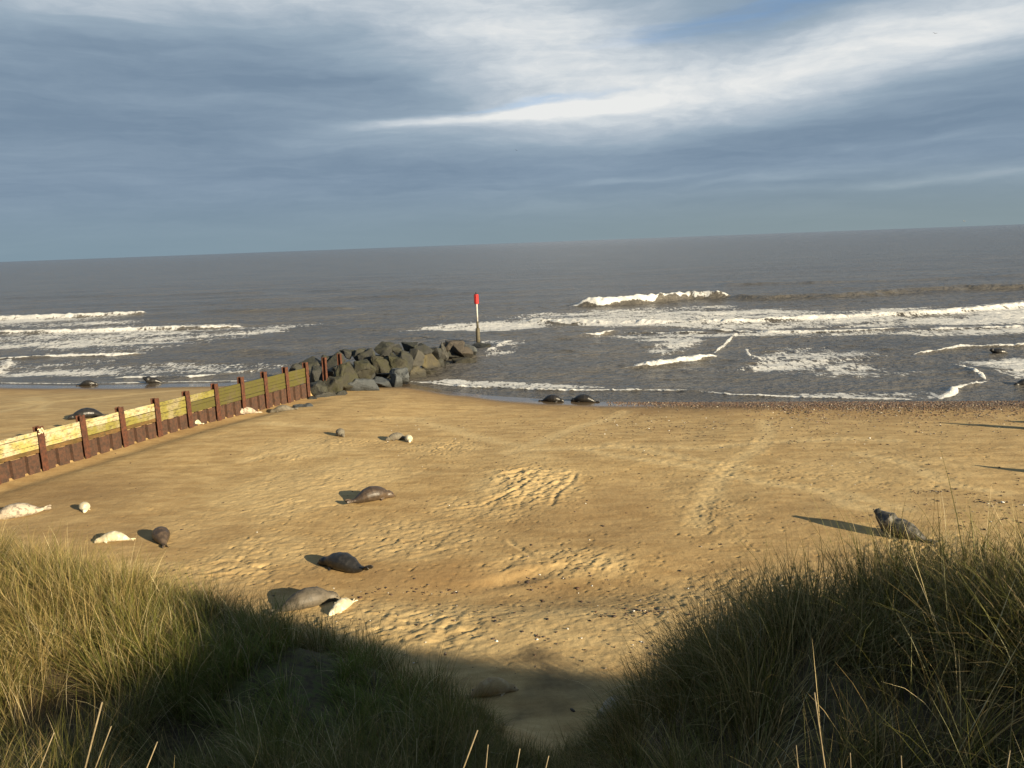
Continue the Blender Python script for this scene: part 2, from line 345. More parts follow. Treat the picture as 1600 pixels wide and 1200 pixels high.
damp = np.maximum(damp, .6 * (X > groyneX(Y)) * np.exp(-((X - groyneX(Y)) / 1.6) ** 2) * (Y < 47))
turf = 1 - sstep(-.1, .3, Zb - Zd + .2 * fbm(X, Y, .8, 3, 57))
gully = np.exp(-(((X - .45) / 1.7) ** 2 + ((Y - 10.6) / 2.0) ** 2)) 
turf = turf * (1 - sstep(.45, .75, gully + .2 * fbm(X, Y, .7, 3, 59)))
moss = turf * np.exp(-(((X + 2.9) / 1.3) ** 2 + ((Y - 9.7) / 1.5) ** 2))
me = npmesh('beach', np.stack([X, Y, Z], -1).reshape(-1, 3), gridfaces(*X.shape), attrs={'disturb': dist.ravel(), 'wet': wet.ravel(), 'damp': damp.ravel(), 'turf': turf.ravel(), 'moss': moss.ravel(), 'shingle': (sstep(6, 14, X) * np.exp(-np.abs((S - 1.55 - .5 * fbm(X, Y, 2, 3, 91)) / 1.75) ** 3)).ravel()})
def groundz(x, y): return float(ground(np.float64(x), np.float64(y)))

m, g, out = newmat('sand'); P = geo(g)
def A(n): return g.attr(n).outputs['Fac']
n1 = g.noise(P, .35, 5, .6); n2 = g.noise(g.mapv(P, sca=(.5, 1.3, 1)), 1.5, 5, .65); n3 = g.noise(P, 45, 3, .7); n4 = g.noise(P, 9, 4, .6)
dry = g.mix(g.mr(n2, .32, .68), (.37, .25, .105), (.53, .38, .175))
dry = g.mix(g.m('MULTIPLY', A('disturb'), .7), dry, (.61, .47, .24))
dmp = g.m('ADD', A('damp'), g.m('MULTIPLY', g.m('SUBTRACT', n1, .5), .9), clamp=True)
dmp = g.m('MULTIPLY', dmp, g.m('SUBTRACT', 1.0, g.m('MULTIPLY', A('disturb'), .55)))
c = g.mix(g.m('MULTIPLY', dmp, .85), dry, (.235, .145, .06))
wt = g.m('MULTIPLY', A('wet'), g.m('SUBTRACT', 1.0, A('shingle')))
c = g.mix(wt, c, (.135, .10, .065))
c = g.mix(g.mr(n3, .3, .75), g.mix(1.0, c, (.80, .79, .78), 'MULTIPLY'), c)
c = g.mix(g.mr(g.noise(g.mapv(P, rot=(0, 0, -.5), sca=(.6, 1.6, 1)), 3.2, 6, .7), .32, .68), g.mix(1.0, c, (.86, .83, .80), 'MULTIPLY'), c)
tf = g.mix(g.mr(n4, .35, .65), (.045, .034, .02), (.10, .075, .04))
tf = g.mix(g.m('MULTIPLY', A('moss'), g.mr(n4, .4, .65)), tf, (.05, .07, .014))
c = g.mix(A('turf'), c, tf); c = g.mix(g.m('MULTIPLY', A('shingle'), .95), c, g.mix(n4, (.03, .02, .014), (.075, .048, .03)))
spk = g.mr(g.noise(P, 26, 2, .5), .70, .76)
c = g.mix(g.m('MULTIPLY', spk, .55), c, (.07, .05, .035))
h = g.m('ADD', g.m('MULTIPLY', n3, .25), g.m('MULTIPLY', n4, 1.0))
nr = bump(g, g.m('MULTIPLY', h, g.mr(A('wet'), .3, 1, 1, .12)), .7, .02)
princ(g, out, c, g.mr(wt, .2, 1, .92, .16), nr, g.mr(wt, .2, 1, .3, .6))
tag(link('beach', me, m), kind='structure')

# ---------------- sea ----------------
ys = [30.]; d = .125
while ys[-1] < 112: ys.append(ys[-1] + (.22 if ys[-1] < 40 else d))
while ys[-1] < 40000: d *= 1.028; ys.append(ys[-1] + d)
ys = np.array(ys); NCOL = 1050
uu = np.linspace(-1, 1, NCOL); Y = np.repeat(ys[:, None], NCOL, 1); X = uu[None, :] * (.93 * ys[:, None] + 14) + 3
X = X + np.sign(uu)[None, :] * np.clip((np.abs(uu)[None, :] - .985) / .015, 0, 1) ** 2 * (600 + ys[:, None])     # outermost columns run far to the sides
WV = {'L1': [(-103.3, 131.8), (-84.5, 128.0), (-73.3, 127.1), (-61.7, 128.1), (-61.5, 131.6)], 'L2': [(-83.6, 106.2), (-68.7, 103.7), (-54.6, 101.4), (-45.2, 101.3), (-38.2, 100.5), (-34.6, 100.8)],
'L3': [(-56.6, 75.3), (-50.4, 75.5), (-47.2, 76.4), (-44.0, 76.4), (-37.7, 75.3), (-35.8, 77.0)], 'L4': [(-45.2, 64.0), (-44.7, 66.2), (-46.8, 70.6), (-50.0, 76.2)],
'L5': [(-32.7, 60.8), (-30.7, 61.0), (-25.1, 59.8), (-23.1, 60.5), (-21.0, 62.5), (-19.2, 63.8)], 'R1': [(8.9, 113.1), (12.6, 112.6), (19.4, 114.2), (23.6, 116.0), (27.7, 119.2), (34.5, 117.1)],
'R1b': [(32.5, 116.8), (37.9, 112.6), (46.9, 111.9), (58.1, 115.6), (69.3, 118.4), (79.1, 115.5), (89.1, 112.3)],
'R2': [(1.2, 93.6), (7.7, 89.7), (14.7, 86.5), (24.7, 83.6), (32.0, 84.4), (37.6, 84.4), (42.7, 84.7), (48.7, 85.4), (54.5, 87.9), (60.7, 90.5), (73.5, 92.3)],
'R3': [(19.4, 79.0), (25.1, 74.3), (33.6, 72.6), (39.0, 74.2)], 'R3b': [(39.3, 72.4), (43.4, 71.6), (47.6, 70.7), (55.6, 69.6)], 'R4': [(5.9, 77.1), (8.6, 77.4), (11.6, 81.0)], 'R4b': [(11.1, 79.4), (16.4, 77.7), (22.4, 75.8)],
'R5': [(8.5, 57.0), (12.3, 58.0), (15.1, 59.6), (16.8, 60.9)], 'R5b': [(16.4, 62.1), (18.3, 65.9), (19.8, 69.4), (21.9, 74.3), (23.9, 74.7)], 'R6': [(19.1, 56.4), (18.9, 60.4), (20.0, 65.0)],
'R7': [(30.0, 57.2), (31.6, 58.5), (35.8, 60.6), (37.8, 60.5), (40.6, 60.1), (48.0, 59.9)], 'R8': [(29.4, 46.9), (30.1, 48.4), (30.4, 49.8), (30.9, 52.1), (30.7, 53.3)], 'R9': [(23.6, 41.9), (25.0, 43.1), (26.3, 44.8), (27.5, 45.6), (29.3, 46.7)],
'S1': [(-7.3, 54.3), (-6.6, 53.9), (-3.5, 51.8), (2.1, 49.1), (6.5, 48.0), (11.2, 47.1), (13.5, 45.4), (17.8, 43.8), (23.4, 42.1)], 'SL': [(-48, 61.6), (-40.2, 60.4), (-34.2, 58.8), (-28.9, 58.2), (-22.3, 57.4), (-19.0, 57.2)], 'M1': [(-2.2, 67.7), (-1.1, 72.2), (0.2, 76.2)],
'B1': [(-47.7, 183.7), (-13.3, 169.9)], 'B2': [(3.6, 75.7), (5.3, 76.2), (9.3, 78.2)], 'B3': [(3.6, 68.7), (7.1, 64.5)], 'B4': [(-29.9, 76.4), (-24.7, 74.1), (-19.7, 71.5)], 'B5': [(-53.8, 130.9), (-41.7, 127.0), (-24.3, 124.4)], 'B6': [(-134.7, 205.5), (-95.2, 193.9), (-57.0, 184.3)], 'B7': [(40, 150), (75, 143), (120, 150)], 'B8': [(-60, 160), (-20, 150), (15, 156)]}
#       height, front width, back width, foam on crest, foam trailing behind (m)
WP = {'L1': (.58, .6, 3, .95, 5), 'L2': (.34, .5, 3, .95, 4), 'L3': (.2, .35, 2, .85, 3), 'L4': (.22, .5, 1.5, .5, 2), 'L5': (.12, .3, 1, .7, .4), 'R1': (1.2, 1.0, 3.5, 1, 2), 'R1b': (.75, 1.8, 4, .12, .5),
      'R2': (.42, .6, 3, .95, 5), 'R3': (.16, .35, 2, .85, 3), 'R3b': (.16, .35, 2, .85, 3), 'R4': (.25, .4, 1.6, .95, .8), 'R4b': (.1, .25, 1, .6, .4), 'R5': (.28, .35, 1.5, 1, .8), 'R5b': (.09, .14, .8, .85, .06), 'R6': (.08, .16, .6, .8, .1),
      'R7': (.12, .18, 1, .9, .12), 'R8': (.14, .16, .8, .9, .1), 'R9': (.15, .25, 1, 1, .4), 'S1': (.05, .2, .6, .95, .3), 'SL': (.04, .14, .5, .75, .1), 'M1': (.1, .4, 1, .6, 1),
      'B1': (.35, 2.5, 4, 0, 0), 'B2': (.22, .9, 1.6, 0, 0), 'B3': (.16, .7, 1.2, 0, 0), 'B4': (.2, .8, 1.8, 0, 0), 'B5': (.35, 1.3, 3, 0, 0), 'B6': (.35, 2.5, 5, 0, 0), 'B7': (.4, 2, 4, 0, 0), 'B8': (.3, 2, 4, 0, 0)}
Z = np.zeros_like(X); F = np.zeros_like(X); TB = np.zeros_like(X)
nearr = ys < 260; nr_ = int(nearr.sum()); x = X[:nr_]; y = Y[:nr_]; z = np.zeros_like(x); f = np.zeros_like(x)
dep = np.clip((y - shoreY(x)) / 9, .05, 1)
gapn = fbm(x, y * .3, 2.4, 4, 85, .6); wob = .5 * fbm(x, y, 3.2, 3, 61); wob2 = fbm(x, y, .8, 3, 63); chop = fbm(x, y, 1.3, 2, 65)
rid = 1 - np.abs(fbm(x, y, .55, 3, 67)) * 2
for k, Pl in WV.items():
    hh, wf, wb, fo, tr = WP[k]
    xs = [p[0] for p in Pl]; yy = [p[1] for p in Pl]; mg = max(wb * 3, tr * 2.5) + 2
    rs = np.where((ys[:nr_] > min(yy) - mg) & (ys[:nr_] < max(yy) + mg))[0]; sl_ = slice(rs[0], rs[-1] + 1)
    xx = x[sl_]; yy_ = y[sl_]; cm = (xx.max(0) > min(xs) - mg) & (xx.min(0) < max(xs) + mg); cs = np.where(cm)[0]; cl_ = slice(cs[0], cs[-1] + 1)
    xx = xx[:, cl_]; yy_ = yy_[:, cl_]; wo = wob[sl_, cl_] * min(1, wf * 1.3); w2 = wob2[sl_, cl_]
    px = xx; py = yy_ + wo
    bd = np.full(px.shape, 1e9); sg = np.ones(px.shape); al = np.zeros(px.shape); acc = 0
    for (ax, ay), (bx, by) in zip(Pl[:-1], Pl[1:]):
        L2 = (bx - ax) ** 2 + (by - ay) ** 2; L = math.sqrt(L2); t = np.clip(((px - ax) * (bx - ax) + (py - ay) * (by - ay)) / L2, 0, 1)
        q = np.hypot(px - ax - t * (bx - ax), py - ay - t * (by - ay)); cr = np.sign((bx - ax) * (py - ay) - (by - ay) * (px - ax)); u = q < bd
        sg = np.where(u, cr, sg); al = np.where(u, acc + t * L, al); bd = np.minimum(bd, q); acc += L
    e = min(3., acc * .25); ends = sstep(0, e, al + .01) * (1 - sstep(acc - e, acc + .01, al)); ends = .12 + .88 * ends; ends = np.where((al <= 0) | (al >= acc), ends * np.exp(-bd / .5), ends)
    gp = gapn[sl_, cl_]; wv_ = np.clip(.75 + 1.3 * gp, .25, 1.6); sd = bd * sg; pr = np.where(sd < 0, np.exp(-(sd / wf) ** 2), np.exp(-np.abs(sd / wb) ** 1.5))
    hv = hh * pr * ends * (1 + .28 * wo + (.22 * w2 if fo > .5 else 0))
    z[sl_, cl_] = np.maximum(z[sl_, cl_], hv) + np.minimum(z[sl_, cl_], hv) * .3
    if fo > 0:
        fr = fo * (1 - sstep(wf * .75 * wv_, wf * 1.3 * wv_, -sd)) * np.where(sd > 0, np.maximum(1 - sstep(0, (tr * .2 + .25) * wv_, sd), .46 * (1 - sstep(0, tr * 1.8, sd))), 1) * np.clip(1.05 + 1.1 * (gp + (.12 if k in ('R1', 'R2', 'L1', 'L2') else .22 if k in ('S1', 'SL', 'R7', 'R8', 'R9', 'R5') else .05)), .45, 1.1) * (.35 + .65 * sstep(.1, .5, ends)) * (.9 + .28 * w2)
        if k == 'R1': fr = fr * np.where(al > 19, .62, 1)
        f[sl_, cl_] = np.maximum(f[sl_, cl_], fr)
RG = [('fieldL', [(-116.4, 157.2), (-62.5, 133.3), (-36.6, 105.6), (-20.4, 104.0), (-25.9, 84.6), (-34.2, 73.1), (-60.5, 80.7)], .55, 9), ('fieldL2', [(-58.9, 78.4), (-42.9, 74.4), (-35.3, 75.5), (-34.9, 65.0), (-39.0, 62.7), (-49.0, 64.9)], .5, 4),
      ('carpet', [(-9, 103.1), (-1.2, 105.6), (8.4, 107.8), (30.7, 107.3), (40.6, 95.2), (51.8, 95.8), (61.7, 96.0), (74.7, 97.9), (53.0, 70.3), (24.4, 75.4), (8.7, 82.5), (1.1, 93.6)], .66, 5), ('mid', [(9.9, 72.8), (12.9, 76.0), (20.8, 74.6), (17.5, 64.9), (13.1, 59.4), (8.8, 64.5)], .62, 4),
      ('mid2', [(20.8, 70.5), (30.9, 60.1), (29.9, 56.2), (30.6, 52.5), (29.6, 48.5), (24.1, 45.8), (18.1, 47.6), (12.9, 54.3), (16.6, 59.6)], .60, 5), ('shoreR', [(11.1, 46.9), (17.1, 45.7), (25.5, 44.9), (25.2, 43.0), (23.6, 41.5), (17.6, 43.3)], .52, .8),
      ('shoreC', [(-7.3, 53.8), (-4.7, 55.4), (2.6, 51.8), (8.2, 48.5), (2.5, 48.6), (-3.5, 51.6)], .44, .8), ('tip', [(-3.2, 64.5), (-3.7, 77.9), (2.1, 77.2), (1.9, 69.1), (-0.5, 63.8), (-2.0, 59.8)], .5, 1.5),
      ('wash', [(-13, 95), (0, 99), (8, 97), (6, 84), (-3, 80), (-14, 88)], .62, 5), ('band', [(4, 79), (12, 81), (24, 77), (40, 75), (60, 71), (60, 64), (36, 66), (22, 70), (8, 73)], .52, 4), ('right', [(30, 56), (50, 58), (60, 50), (50, 41), (30, 44)], .52, 3), ('leftshore', [(-48, 64), (-34, 61), (-20, 60), (-16, 66), (-30, 70), (-46, 72)], .5, 2)]
for nme, Pl, dn, ed in RG:
    xs = [p[0] for p in Pl]; yy = [p[1] for p in Pl]
    rs = np.where((ys[:nr_] > min(yy) - 3) & (ys[:nr_] < max(yy) + 3))[0]; sl_ = slice(rs[0], rs[-1] + 1)
    xx = x[sl_] + wob[sl_] * ed * .8; yy_ = y[sl_] + wob[sl_] * ed * .5
    ins = np.zeros(xx.shape, bool); n = len(Pl)
    for i in range(n):
        (ax, ay), (bx, by) = Pl[i], Pl[(i + 1) % n]
        if ay == by: continue
        ins ^= ((ay > yy_) != (by > yy_)) & (xx < (bx - ax) * (yy_ - ay) / (by - ay) + ax)
    d_, _, _ = segdist(xx, yy_, Pl + [Pl[0]])
    f[sl_] = np.maximum(f[sl_], dn * np.where(ins, sstep(0, ed, d_), 0) * (.85 + .8 * fbm(xx * .5, yy_, 4.5, 4, 71, .6)))
# water thrown up round the boulders
chop2 = fbm(x * .35, y, .62, 3, 81); chop3 = fbm(x * .3, y, 1.9, 3, 83)
z += dep * (.03 * chop + .02 * wob2 + .05 * chop2 + .10 * chop3) + .05 * np.sin(y * .55 + 2.2 * fbm(x, y, 16, 2, 73)) * dep + .05 * np.sin(y * .23 + x * .03 + 2.5 * fbm(x, y, 30, 2, 75)) * np.clip((y - 80) / 60, 0, 1)
z += sstep(.35, .8, f) * (.13 * (rid - .4) * np.clip(f, 0, 1) ** 3 + .02 * rid * f) * np.clip(dep * 3, .2, 1)
lim = np.clip((y - shoreY(x)) * .06, .0, 1); z = np.maximum(z, -lim * .7)
z = z - .06 * sstep(.0, 3, shoreY(x) - y)
Z[:nr_] = z; F[:nr_] = f
Z[nr_:] = .06 * np.sin(Y[nr_:] * .23) * 0
me = npmesh('sea', np.stack([X, Y, Z], -1).reshape(-1, 3), gridfaces(*X.shape), attrs={'foam': F.ravel()})
m, g, out = newmat('sea_water'); P = geo(g); fo = g.attr('foam').outputs['Fac']
pz = g.mapv(P, sca=(1, 1, 0))
wn = g.n('ShaderNodeTexNoise', ins={'Vector': pz, 'Scale': .9, 'Detail': 4.0}).outputs[1]
pw = g.n('ShaderNodeVectorMath', operation='ADD', ins={0: pz, 1: g.n('ShaderNodeVectorMath', operation='SCALE', ins={0: wn, 'Scale': 1.3}).outputs[0]}).outputs[0]
def cells(scl, sq):
    v = g.n('ShaderNodeTexVoronoi', feature='DISTANCE_TO_EDGE'); g.put(v.inputs['Vector'], g.mapv(pw, sca=(sq, 1, 1))); v.inputs['Scale'].default_value = scl
    return v.outputs['Distance']
lace = g.m('MINIMUM', g.mr(cells(.55, 1.9), 0, .34), g.mr(cells(1.5, 1.9), 0, .5, .12, 1))
nf = g.noise(g.mapv(P, sca=(1, .5, .3)), .9, 6, .68); nf2 = g.noise(P, 7.5, 4, .7)
nfs = g.mr(nf, .28, .72, 0, 1, False); n6 = g.noise(g.mapv(P, sca=(1, .35, 1)), 3.4, 4, .75)
thr = g.m('ADD', g.m('MULTIPLY', lace, .40), g.m('ADD', g.m('MULTIPLY', nfs, .36), g.m('ADD', g.m('MULTIPLY', g.m('SUBTRACT', n6, .5), 1.1), g.m('MULTIPLY', g.m('SUBTRACT', nf2, .5), .5))))
ff = g.mr(g.m('SUBTRACT', fo, g.m('ADD', thr, .17)), -.03, .09)
ff = g.m('MULTIPLY', ff, g.mr(fo, .03, .16))
# ripples: several scales, elongated along the crests
r1 = g.noise(g.mapv(P, sca=(.5, .85, 1)), 1.0, 5, .62); r2 = g.noise(g.mapv(P, (7, 3, 0), (0, 0, .25), (.6, .9, 1)), 3.6, 4, .6); r3 = g.noise(g.mapv(P, sca=(.3, 1, 1)), .22, 4, .6)
h = g.m('ADD', g.m('MULTIPLY', r1, .58), g.m('ADD', g.m('MULTIPLY', r2, .2), g.m('MULTIPLY', r3, .9)))
nrm = bump(g, h, 1.0, 1.0)
wc = g.mix(g.mr(g.noise(g.mapv(P, sca=(.25, 1, 1)), .12, 4, .6), .35, .65), (.075, .069, .060), (.105, .095, .080))
wat = princ(g, None, wc, g.mr(r2, .3, .7, .12, .26), nrm, .30, IOR=1.33)
fn = bump(g, g.m('ADD', nf2, g.noise(P, 24, 3, .7)), .7, .03)
foam = princ(g, None, g.mix(g.mr(nf2, .3, .7), (.36, .36, .35), (.66, .65, .62)), .8, fn, .2)
ms = g.n('ShaderNodeMixShader'); g.put(ms.inputs[0], ff); g.t.links.new(wat.outputs[0], ms.inputs[1]); g.t.links.new(foam.outputs[0], ms.inputs[2])
g.t.links.new(ms.outputs[0], out.inputs[0])
tag(link('sea', me, m), kind='structure')
del X, Y, Z, F, x, y, z, f, wob, wob2, chop, rid, Zb, Zd

# ---------------- groyne ----------------
def rustmat(name, a, b, c2):
    m, g, out = newmat(name); P = geo(g)
    n = g.noise(P, 7, 6, .7); n2 = g.noise(P, 40, 3, .7)
    c = g.mix(g.mr(n, .35, .65), a, b); c = g.mix(g.mr(n2, .55, .75), c, c2)
    st = g.noise(g.mapv(P, sca=(6, 6, .8)), 3, 3, .6); c = g.mix(g.m('MULTIPLY', g.mr(st, .55, .7), .5), c, (.035, .018, .012))
    princ(g, out, c, .88, bump(g, g.m('ADD', n2, n), .9, .02), .3); return m
M_rust = rustmat('rusty_steel', (.095, .034, .018), (.038, .018, .012), (.17, .07, .03))
M_rust2 = rustmat('rusty_sheet_piling', (.075, .036, .022), (.035, .022, .016), (.13, .08, .05))
def woodmat(name, base, pale, algae, amt):
    m, g, out = newmat(name); P = g.mapv(geo(g), rot=(0, 0, math.atan2(-7.47, 20.7)), typ='POINT')
    gr = g.noise(g.mapv(P, sca=(9, .5, 9)), 4, 5, .7); n = g.noise(P, 1.4, 5, .65); n3 = g.noise(g.mapv(P, sca=(1, .22, 1.6)), 8, 5, .75)
    c = g.mix(g.mr(gr, .3, .7), base, pale); c = g.mix(g.mr(n, .5 - amt * .35, .72 - amt * .35), c, algae)
    c = g.mix(g.m('MULTIPLY', g.mr(n3, .48, .66), .8), c, (.055, .042, .022))
    princ(g, out, c, .85, bump(g, g.m('ADD', gr, g.m('MULTIPLY', n3, .5)), .7, .015), .3); return m
W1 = [woodmat('bleached_timber', (.29, .245, .155), (.44, .38, .255), (.30, .255, .08), .25), woodmat('mossy_timber', (.165, .14, .08), (.28, .24, .14), (.17, .15, .035), .5), woodmat('green_timber', (.055, .045, .024), (.10, .082, .04), (.07, .063, .014), .6), woodmat('brown_timber', (.10, .055, .02), (.16, .09, .03), (.07, .045, .012), .3)]
gd = Vector((7.47, 20.7, 0)).normalized(); gn = Vector((gd.y, -gd.x, 0)); gu = Vector((0, 0, 1))
gro = empty('groyne', (groyneX(37.4), 37.4, .9))
tag(gro, 'long groyne of yellow-green timber boards between rusty steel posts running down the beach', 'groyne')
def gpt(i): y = 29.8 + 1.9 * i; return float(groyneX(y)), y
def sandz(x, y): s = float(shoreY(x)) - y; return float(np.interp(s, PR[:, 0], PR[:, 1]))
inv = gro.location.copy()
def glink(name, bm, mat, parent=gro):
    o = bmobj(name, bm, mat); o.parent = parent; o.location = -inv if parent is gro else (0, 0, 0); return o
def topz(i): return 3.06 - .036 * i
posts = {}
for i in range(-4, 12):
    x, y = gpt(i); zt = topz(i) + random.uniform(-.05, .04); zb = sandz(x, y) - .8; hw = .135 if i < 10 else .1
    if i >= 10: zt = topz(i) + .03
    bm = bmesh.new(); c = Vector((x, y, (zt + zb) / 2)); hz_ = (zt - zb) / 2; tl = random.uniform(-.022, .022)
    box(bm, c + gn * .13, (gd, gn, gu), (hw, .014, hz_)); box(bm, c - gn * .10, (gd, gn, gu), (hw, .014, hz_)); box(bm, c + gn * .015, (gd, gn, gu), (.03, .10, hz_ - .01))
    bmesh.ops.bevel(bm, geom=bm.edges[:], offset=.004, segments=1, affect='EDGES')
    bmesh.ops.subdivide_edges(bm, edges=[e for e in bm.edges if e.calc_length() > .6], cuts=9)
    for v in bm.verts:
        q = mnoise.noise(v.co * 3.1) * .010; v.co += gn * q + gd * q; v.co += gd * (v.co.z - zb) * tl
        if v.co.z > zt - .08: v.co.z += mnoise.noise(v.co * 9) * .02
    posts[i] = glink('post', bm, M_rust)
for i in range(-4, 9):
    (x0, y0), (x1, y1) = gpt(i), gpt(i + 1); a = Vector((x0, y0, 0)); b = Vector((x1, y1, 0)); t = i / 9
    ptop = .22 + .13 * max(0, t); pbot = 1.08 + .22 * max(0, t); nb = 5; hb = (pbot - ptop) / nb
    for k in range(nb):
        bm = bmesh.new(); z0 = topz(i) - ptop - hb * (k + .5); z1 = topz(i + 1) - ptop - hb * (k + .5)
        sag = random.uniform(-.012, .012); ex = .012 if k == nb - 1 else 0
        off = .0 + random.uniform(-.012, .014) - (.03 if k == nb - 1 else 0)
        p = a + gd * .03; q = b - gd * .03; mid = (p + q) / 2; mid.z = (z0 + z1) / 2 + sag; dirv = Vector((q.x - p.x, q.y - p.y, z1 - z0)); L = dirv.length; dv = dirv.normalized()
        box(bm, mid + gn * off, (dv, gn, dv.cross(gn) * -1), (L / 2, .045 + ex, hb / 2 - .005))
        bmesh.ops.bevel(bm, geom=bm.edges[:], offset=.008, segments=1, affect='EDGES')
        bmesh.ops.subdivide_edges(bm, edges=[e for e in bm.edges if e.calc_length() > 1], cuts=14)
        for v in bm.verts:
            v.co.z += mnoise.noise(v.co * 2.3 + Vector((k * 3, 0, 0))) * .009; v.co += gn * mnoise.noise(v.co * 3 + Vector((0, k, 7))) * .012
        mt = W1[3] if k == nb - 1 and i < 3 else (W1[0] if i < 1 else W1[0] if (i < 3 and k < 2) else W1[1] if i < 4 or (i < 5 and k < 2) else W1[2])
        if i == 2 and k == 3: mt = W1[1]
        glink('plank', bm, mt)
    # interlocking steel sheets below the boards
    bm = bmesh.new(); zt0 = topz(i) - pbot - .005; zt1 = topz(i + 1) - pbot - .005; Lb = (b - a).length; prof = []
    n = 3; wv = (Lb - .02) / n; s = .01
    for k in range(n):
        for fr, of in ((0, -.06), (.05, .07), (.40, .08), (.74, .07), (.80, -.06)): prof.append((s + wv * (k + fr), of))
    prof.append((Lb - .01, -.06)); rows = 6; vs = []
    for of2 in (0, -.014):
        for r_ in range(rows):
            row = []
            for (d_, of) in prof:
                tt = d_ / Lb; zt = zt0 + (zt1 - zt0) * tt; pp = a + gd * d_ + gn * (of + of2 + .0); zb = sandz(pp.x, pp.y) - .6; u = r_ / (rows - 1)
                vv = bm.verts.new((pp.x, pp.y, zb + (zt - zb) * u)); vv.co += gn * mnoise.noise(vv.co * 2.7) * .012; row.append(vv)
            vs.append(row)
    for h in (0, rows):
        for r_ in range(rows - 1):
            for k in range(len(prof) - 1):
                q = [vs[h + r_][k], vs[h + r_][k + 1], vs[h + r_ + 1][k + 1], vs[h + r_ + 1][k]]; bm.faces.new(q if h == 0 else q[::-1])
    for k in range(len(prof) - 1): bm.faces.new([vs[rows - 1][k], vs[rows - 1][k + 1], vs[2 * rows - 1][k + 1], vs[2 * rows - 1][k]])
    glink('sheet_pile', bm, M_rust2)
# the painted number 30
m_num, g, out = newmat('cream_paint'); nn = g.noise(geo(g), 30, 3, .7); princ(g, out, g.mix(g.mr(nn, .5, .7), (.80, .72, .42), (.5, .3, .14)), .7)
def stroke(bm, pts, wd, org):
    pts = [Vector(p) for p in pts]
    L = [];
    for i, p in enumerate(pts):
        t = (pts[min(i + 1, len(pts) - 1)] - pts[max(i - 1, 0)]).normalized(); nrm = Vector((-t.y, t.x)) * wd * (.85 + .3 * random.random())
        L.append([bm.verts.new(org + gd * q.x + gu * q.y) for q in (p + nrm, p - nrm)])
    for u, v in zip(L[:-1], L[1:]): bm.faces.new([u[0], u[1], v[1], v[0]])
bm = bmesh.new(); x, y = gpt(0); org = Vector((x, y, topz(0) - .2)) + gn * .1515
arc = lambda cx, cy, r, a0, a1, n=9, sy=1: [(cx + r * math.cos(math.radians(a0 + (a1 - a0) * k / n)), cy + sy * r * math.sin(math.radians(a0 + (a1 - a0) * k / n))) for k in range(n + 1)]
stroke(bm, arc(-.068, .048, .046, 150, -90, 9) + arc(-.066, -.052, .054, 88, -150, 10), .0135, org)
stroke(bm, arc(.068, 0, .046, 100, -262, 18, 2.15), .0135, org)
r = bmesh.ops.extrude_face_region(bm, geom=bm.faces[:]); bmesh.ops.translate(bm, verts=[v for v in r['geom'] if isinstance(v, bmesh.types.BMVert)], vec=gn * .003)
bmesh.ops.recalc_face_normals(bm, faces=bm.faces[:])
num = bmobj('painted_number', bm, m_num); num.parent = posts[0]; num['label'] = 'number 30 painted in cream on the rusty post'

# ---------------- boulders ----------------
def rockmat(name, a, b, tint, tamt, z0=None):
    m, g, out = newmat(name); P = geo(g)
    n = g.noise(P, 1.1, 6, .65); n2 = g.noise(P, 5, 6, .75); n3 = g.noise(P, 40, 3, .7)
    c = g.mix(g.mr(n2, .3, .7), a, b)
    nz = g.n('ShaderNodeSeparateXYZ', ins={0: g.n('ShaderNodeNewGeometry').outputs['Normal']}).outputs[2]
    c = g.mix(g.m('MULTIPLY', g.mr(g.m('ADD', n, g.m('MULTIPLY', nz, .12)), .47, .62), tamt), c, tint)
    c = g.mix(g.mr(n3, .62, .8), c, (.03, .03, .028)); cr = g.noise(g.mapv(P, sca=(1, 1, 3)), 2.2, 4, .6, 1.2)
    c = g.mix(g.m('MULTIPLY', g.mr(cr, .60, .66), .5), c, (.02, .02, .02))
    pz_ = g.n('ShaderNodeSeparateXYZ', ins={0: P}).outputs[2]; c = g.mix(g.mr(g.m('ADD', pz_, g.m('MULTIPLY', n, .5)), .45, .8, .75, 0), c, (.014, .014, .011))     # wet tide stain
    princ(g, out, c, g.mr(n2, .3, .7, .5, .85), bump(g, g.m('ADD', n2, g.m('MULTIPLY', n3, .4)), .9, .07), .4); return m
RM = {'dark': rockmat('dark_wet_basalt', (.018, .019, .019), (.04, .04, .036), (.05, .05, .02), .35), 'olive': rockmat('olive_algae_rock', (.022, .021, .015), (.042, .039, .025), (.038, .038, .014), .6),
      'blue': rockmat('blue_grey_granite', (.045, .052, .057), (.085, .092, .097), (.06, .065, .06), .3), 'pale': rockmat('pale_grey_rock', (.036, .035, .03), (.07, .067, .057), (.05, .047, .032), .4),
      'lichen': rockmat('yellow_lichen_rock', (.035, .03, .02), (.065, .056, .033), (.11, .09, .033), .45), 'brown': rockmat('brown_rock', (.034, .028, .022), (.065, .053, .04), (.045, .038, .028), .3), 'tan': rockmat('tan_wet_rock', (.045, .04, .028), (.08, .07, .046), (.06, .054, .03), .5)}
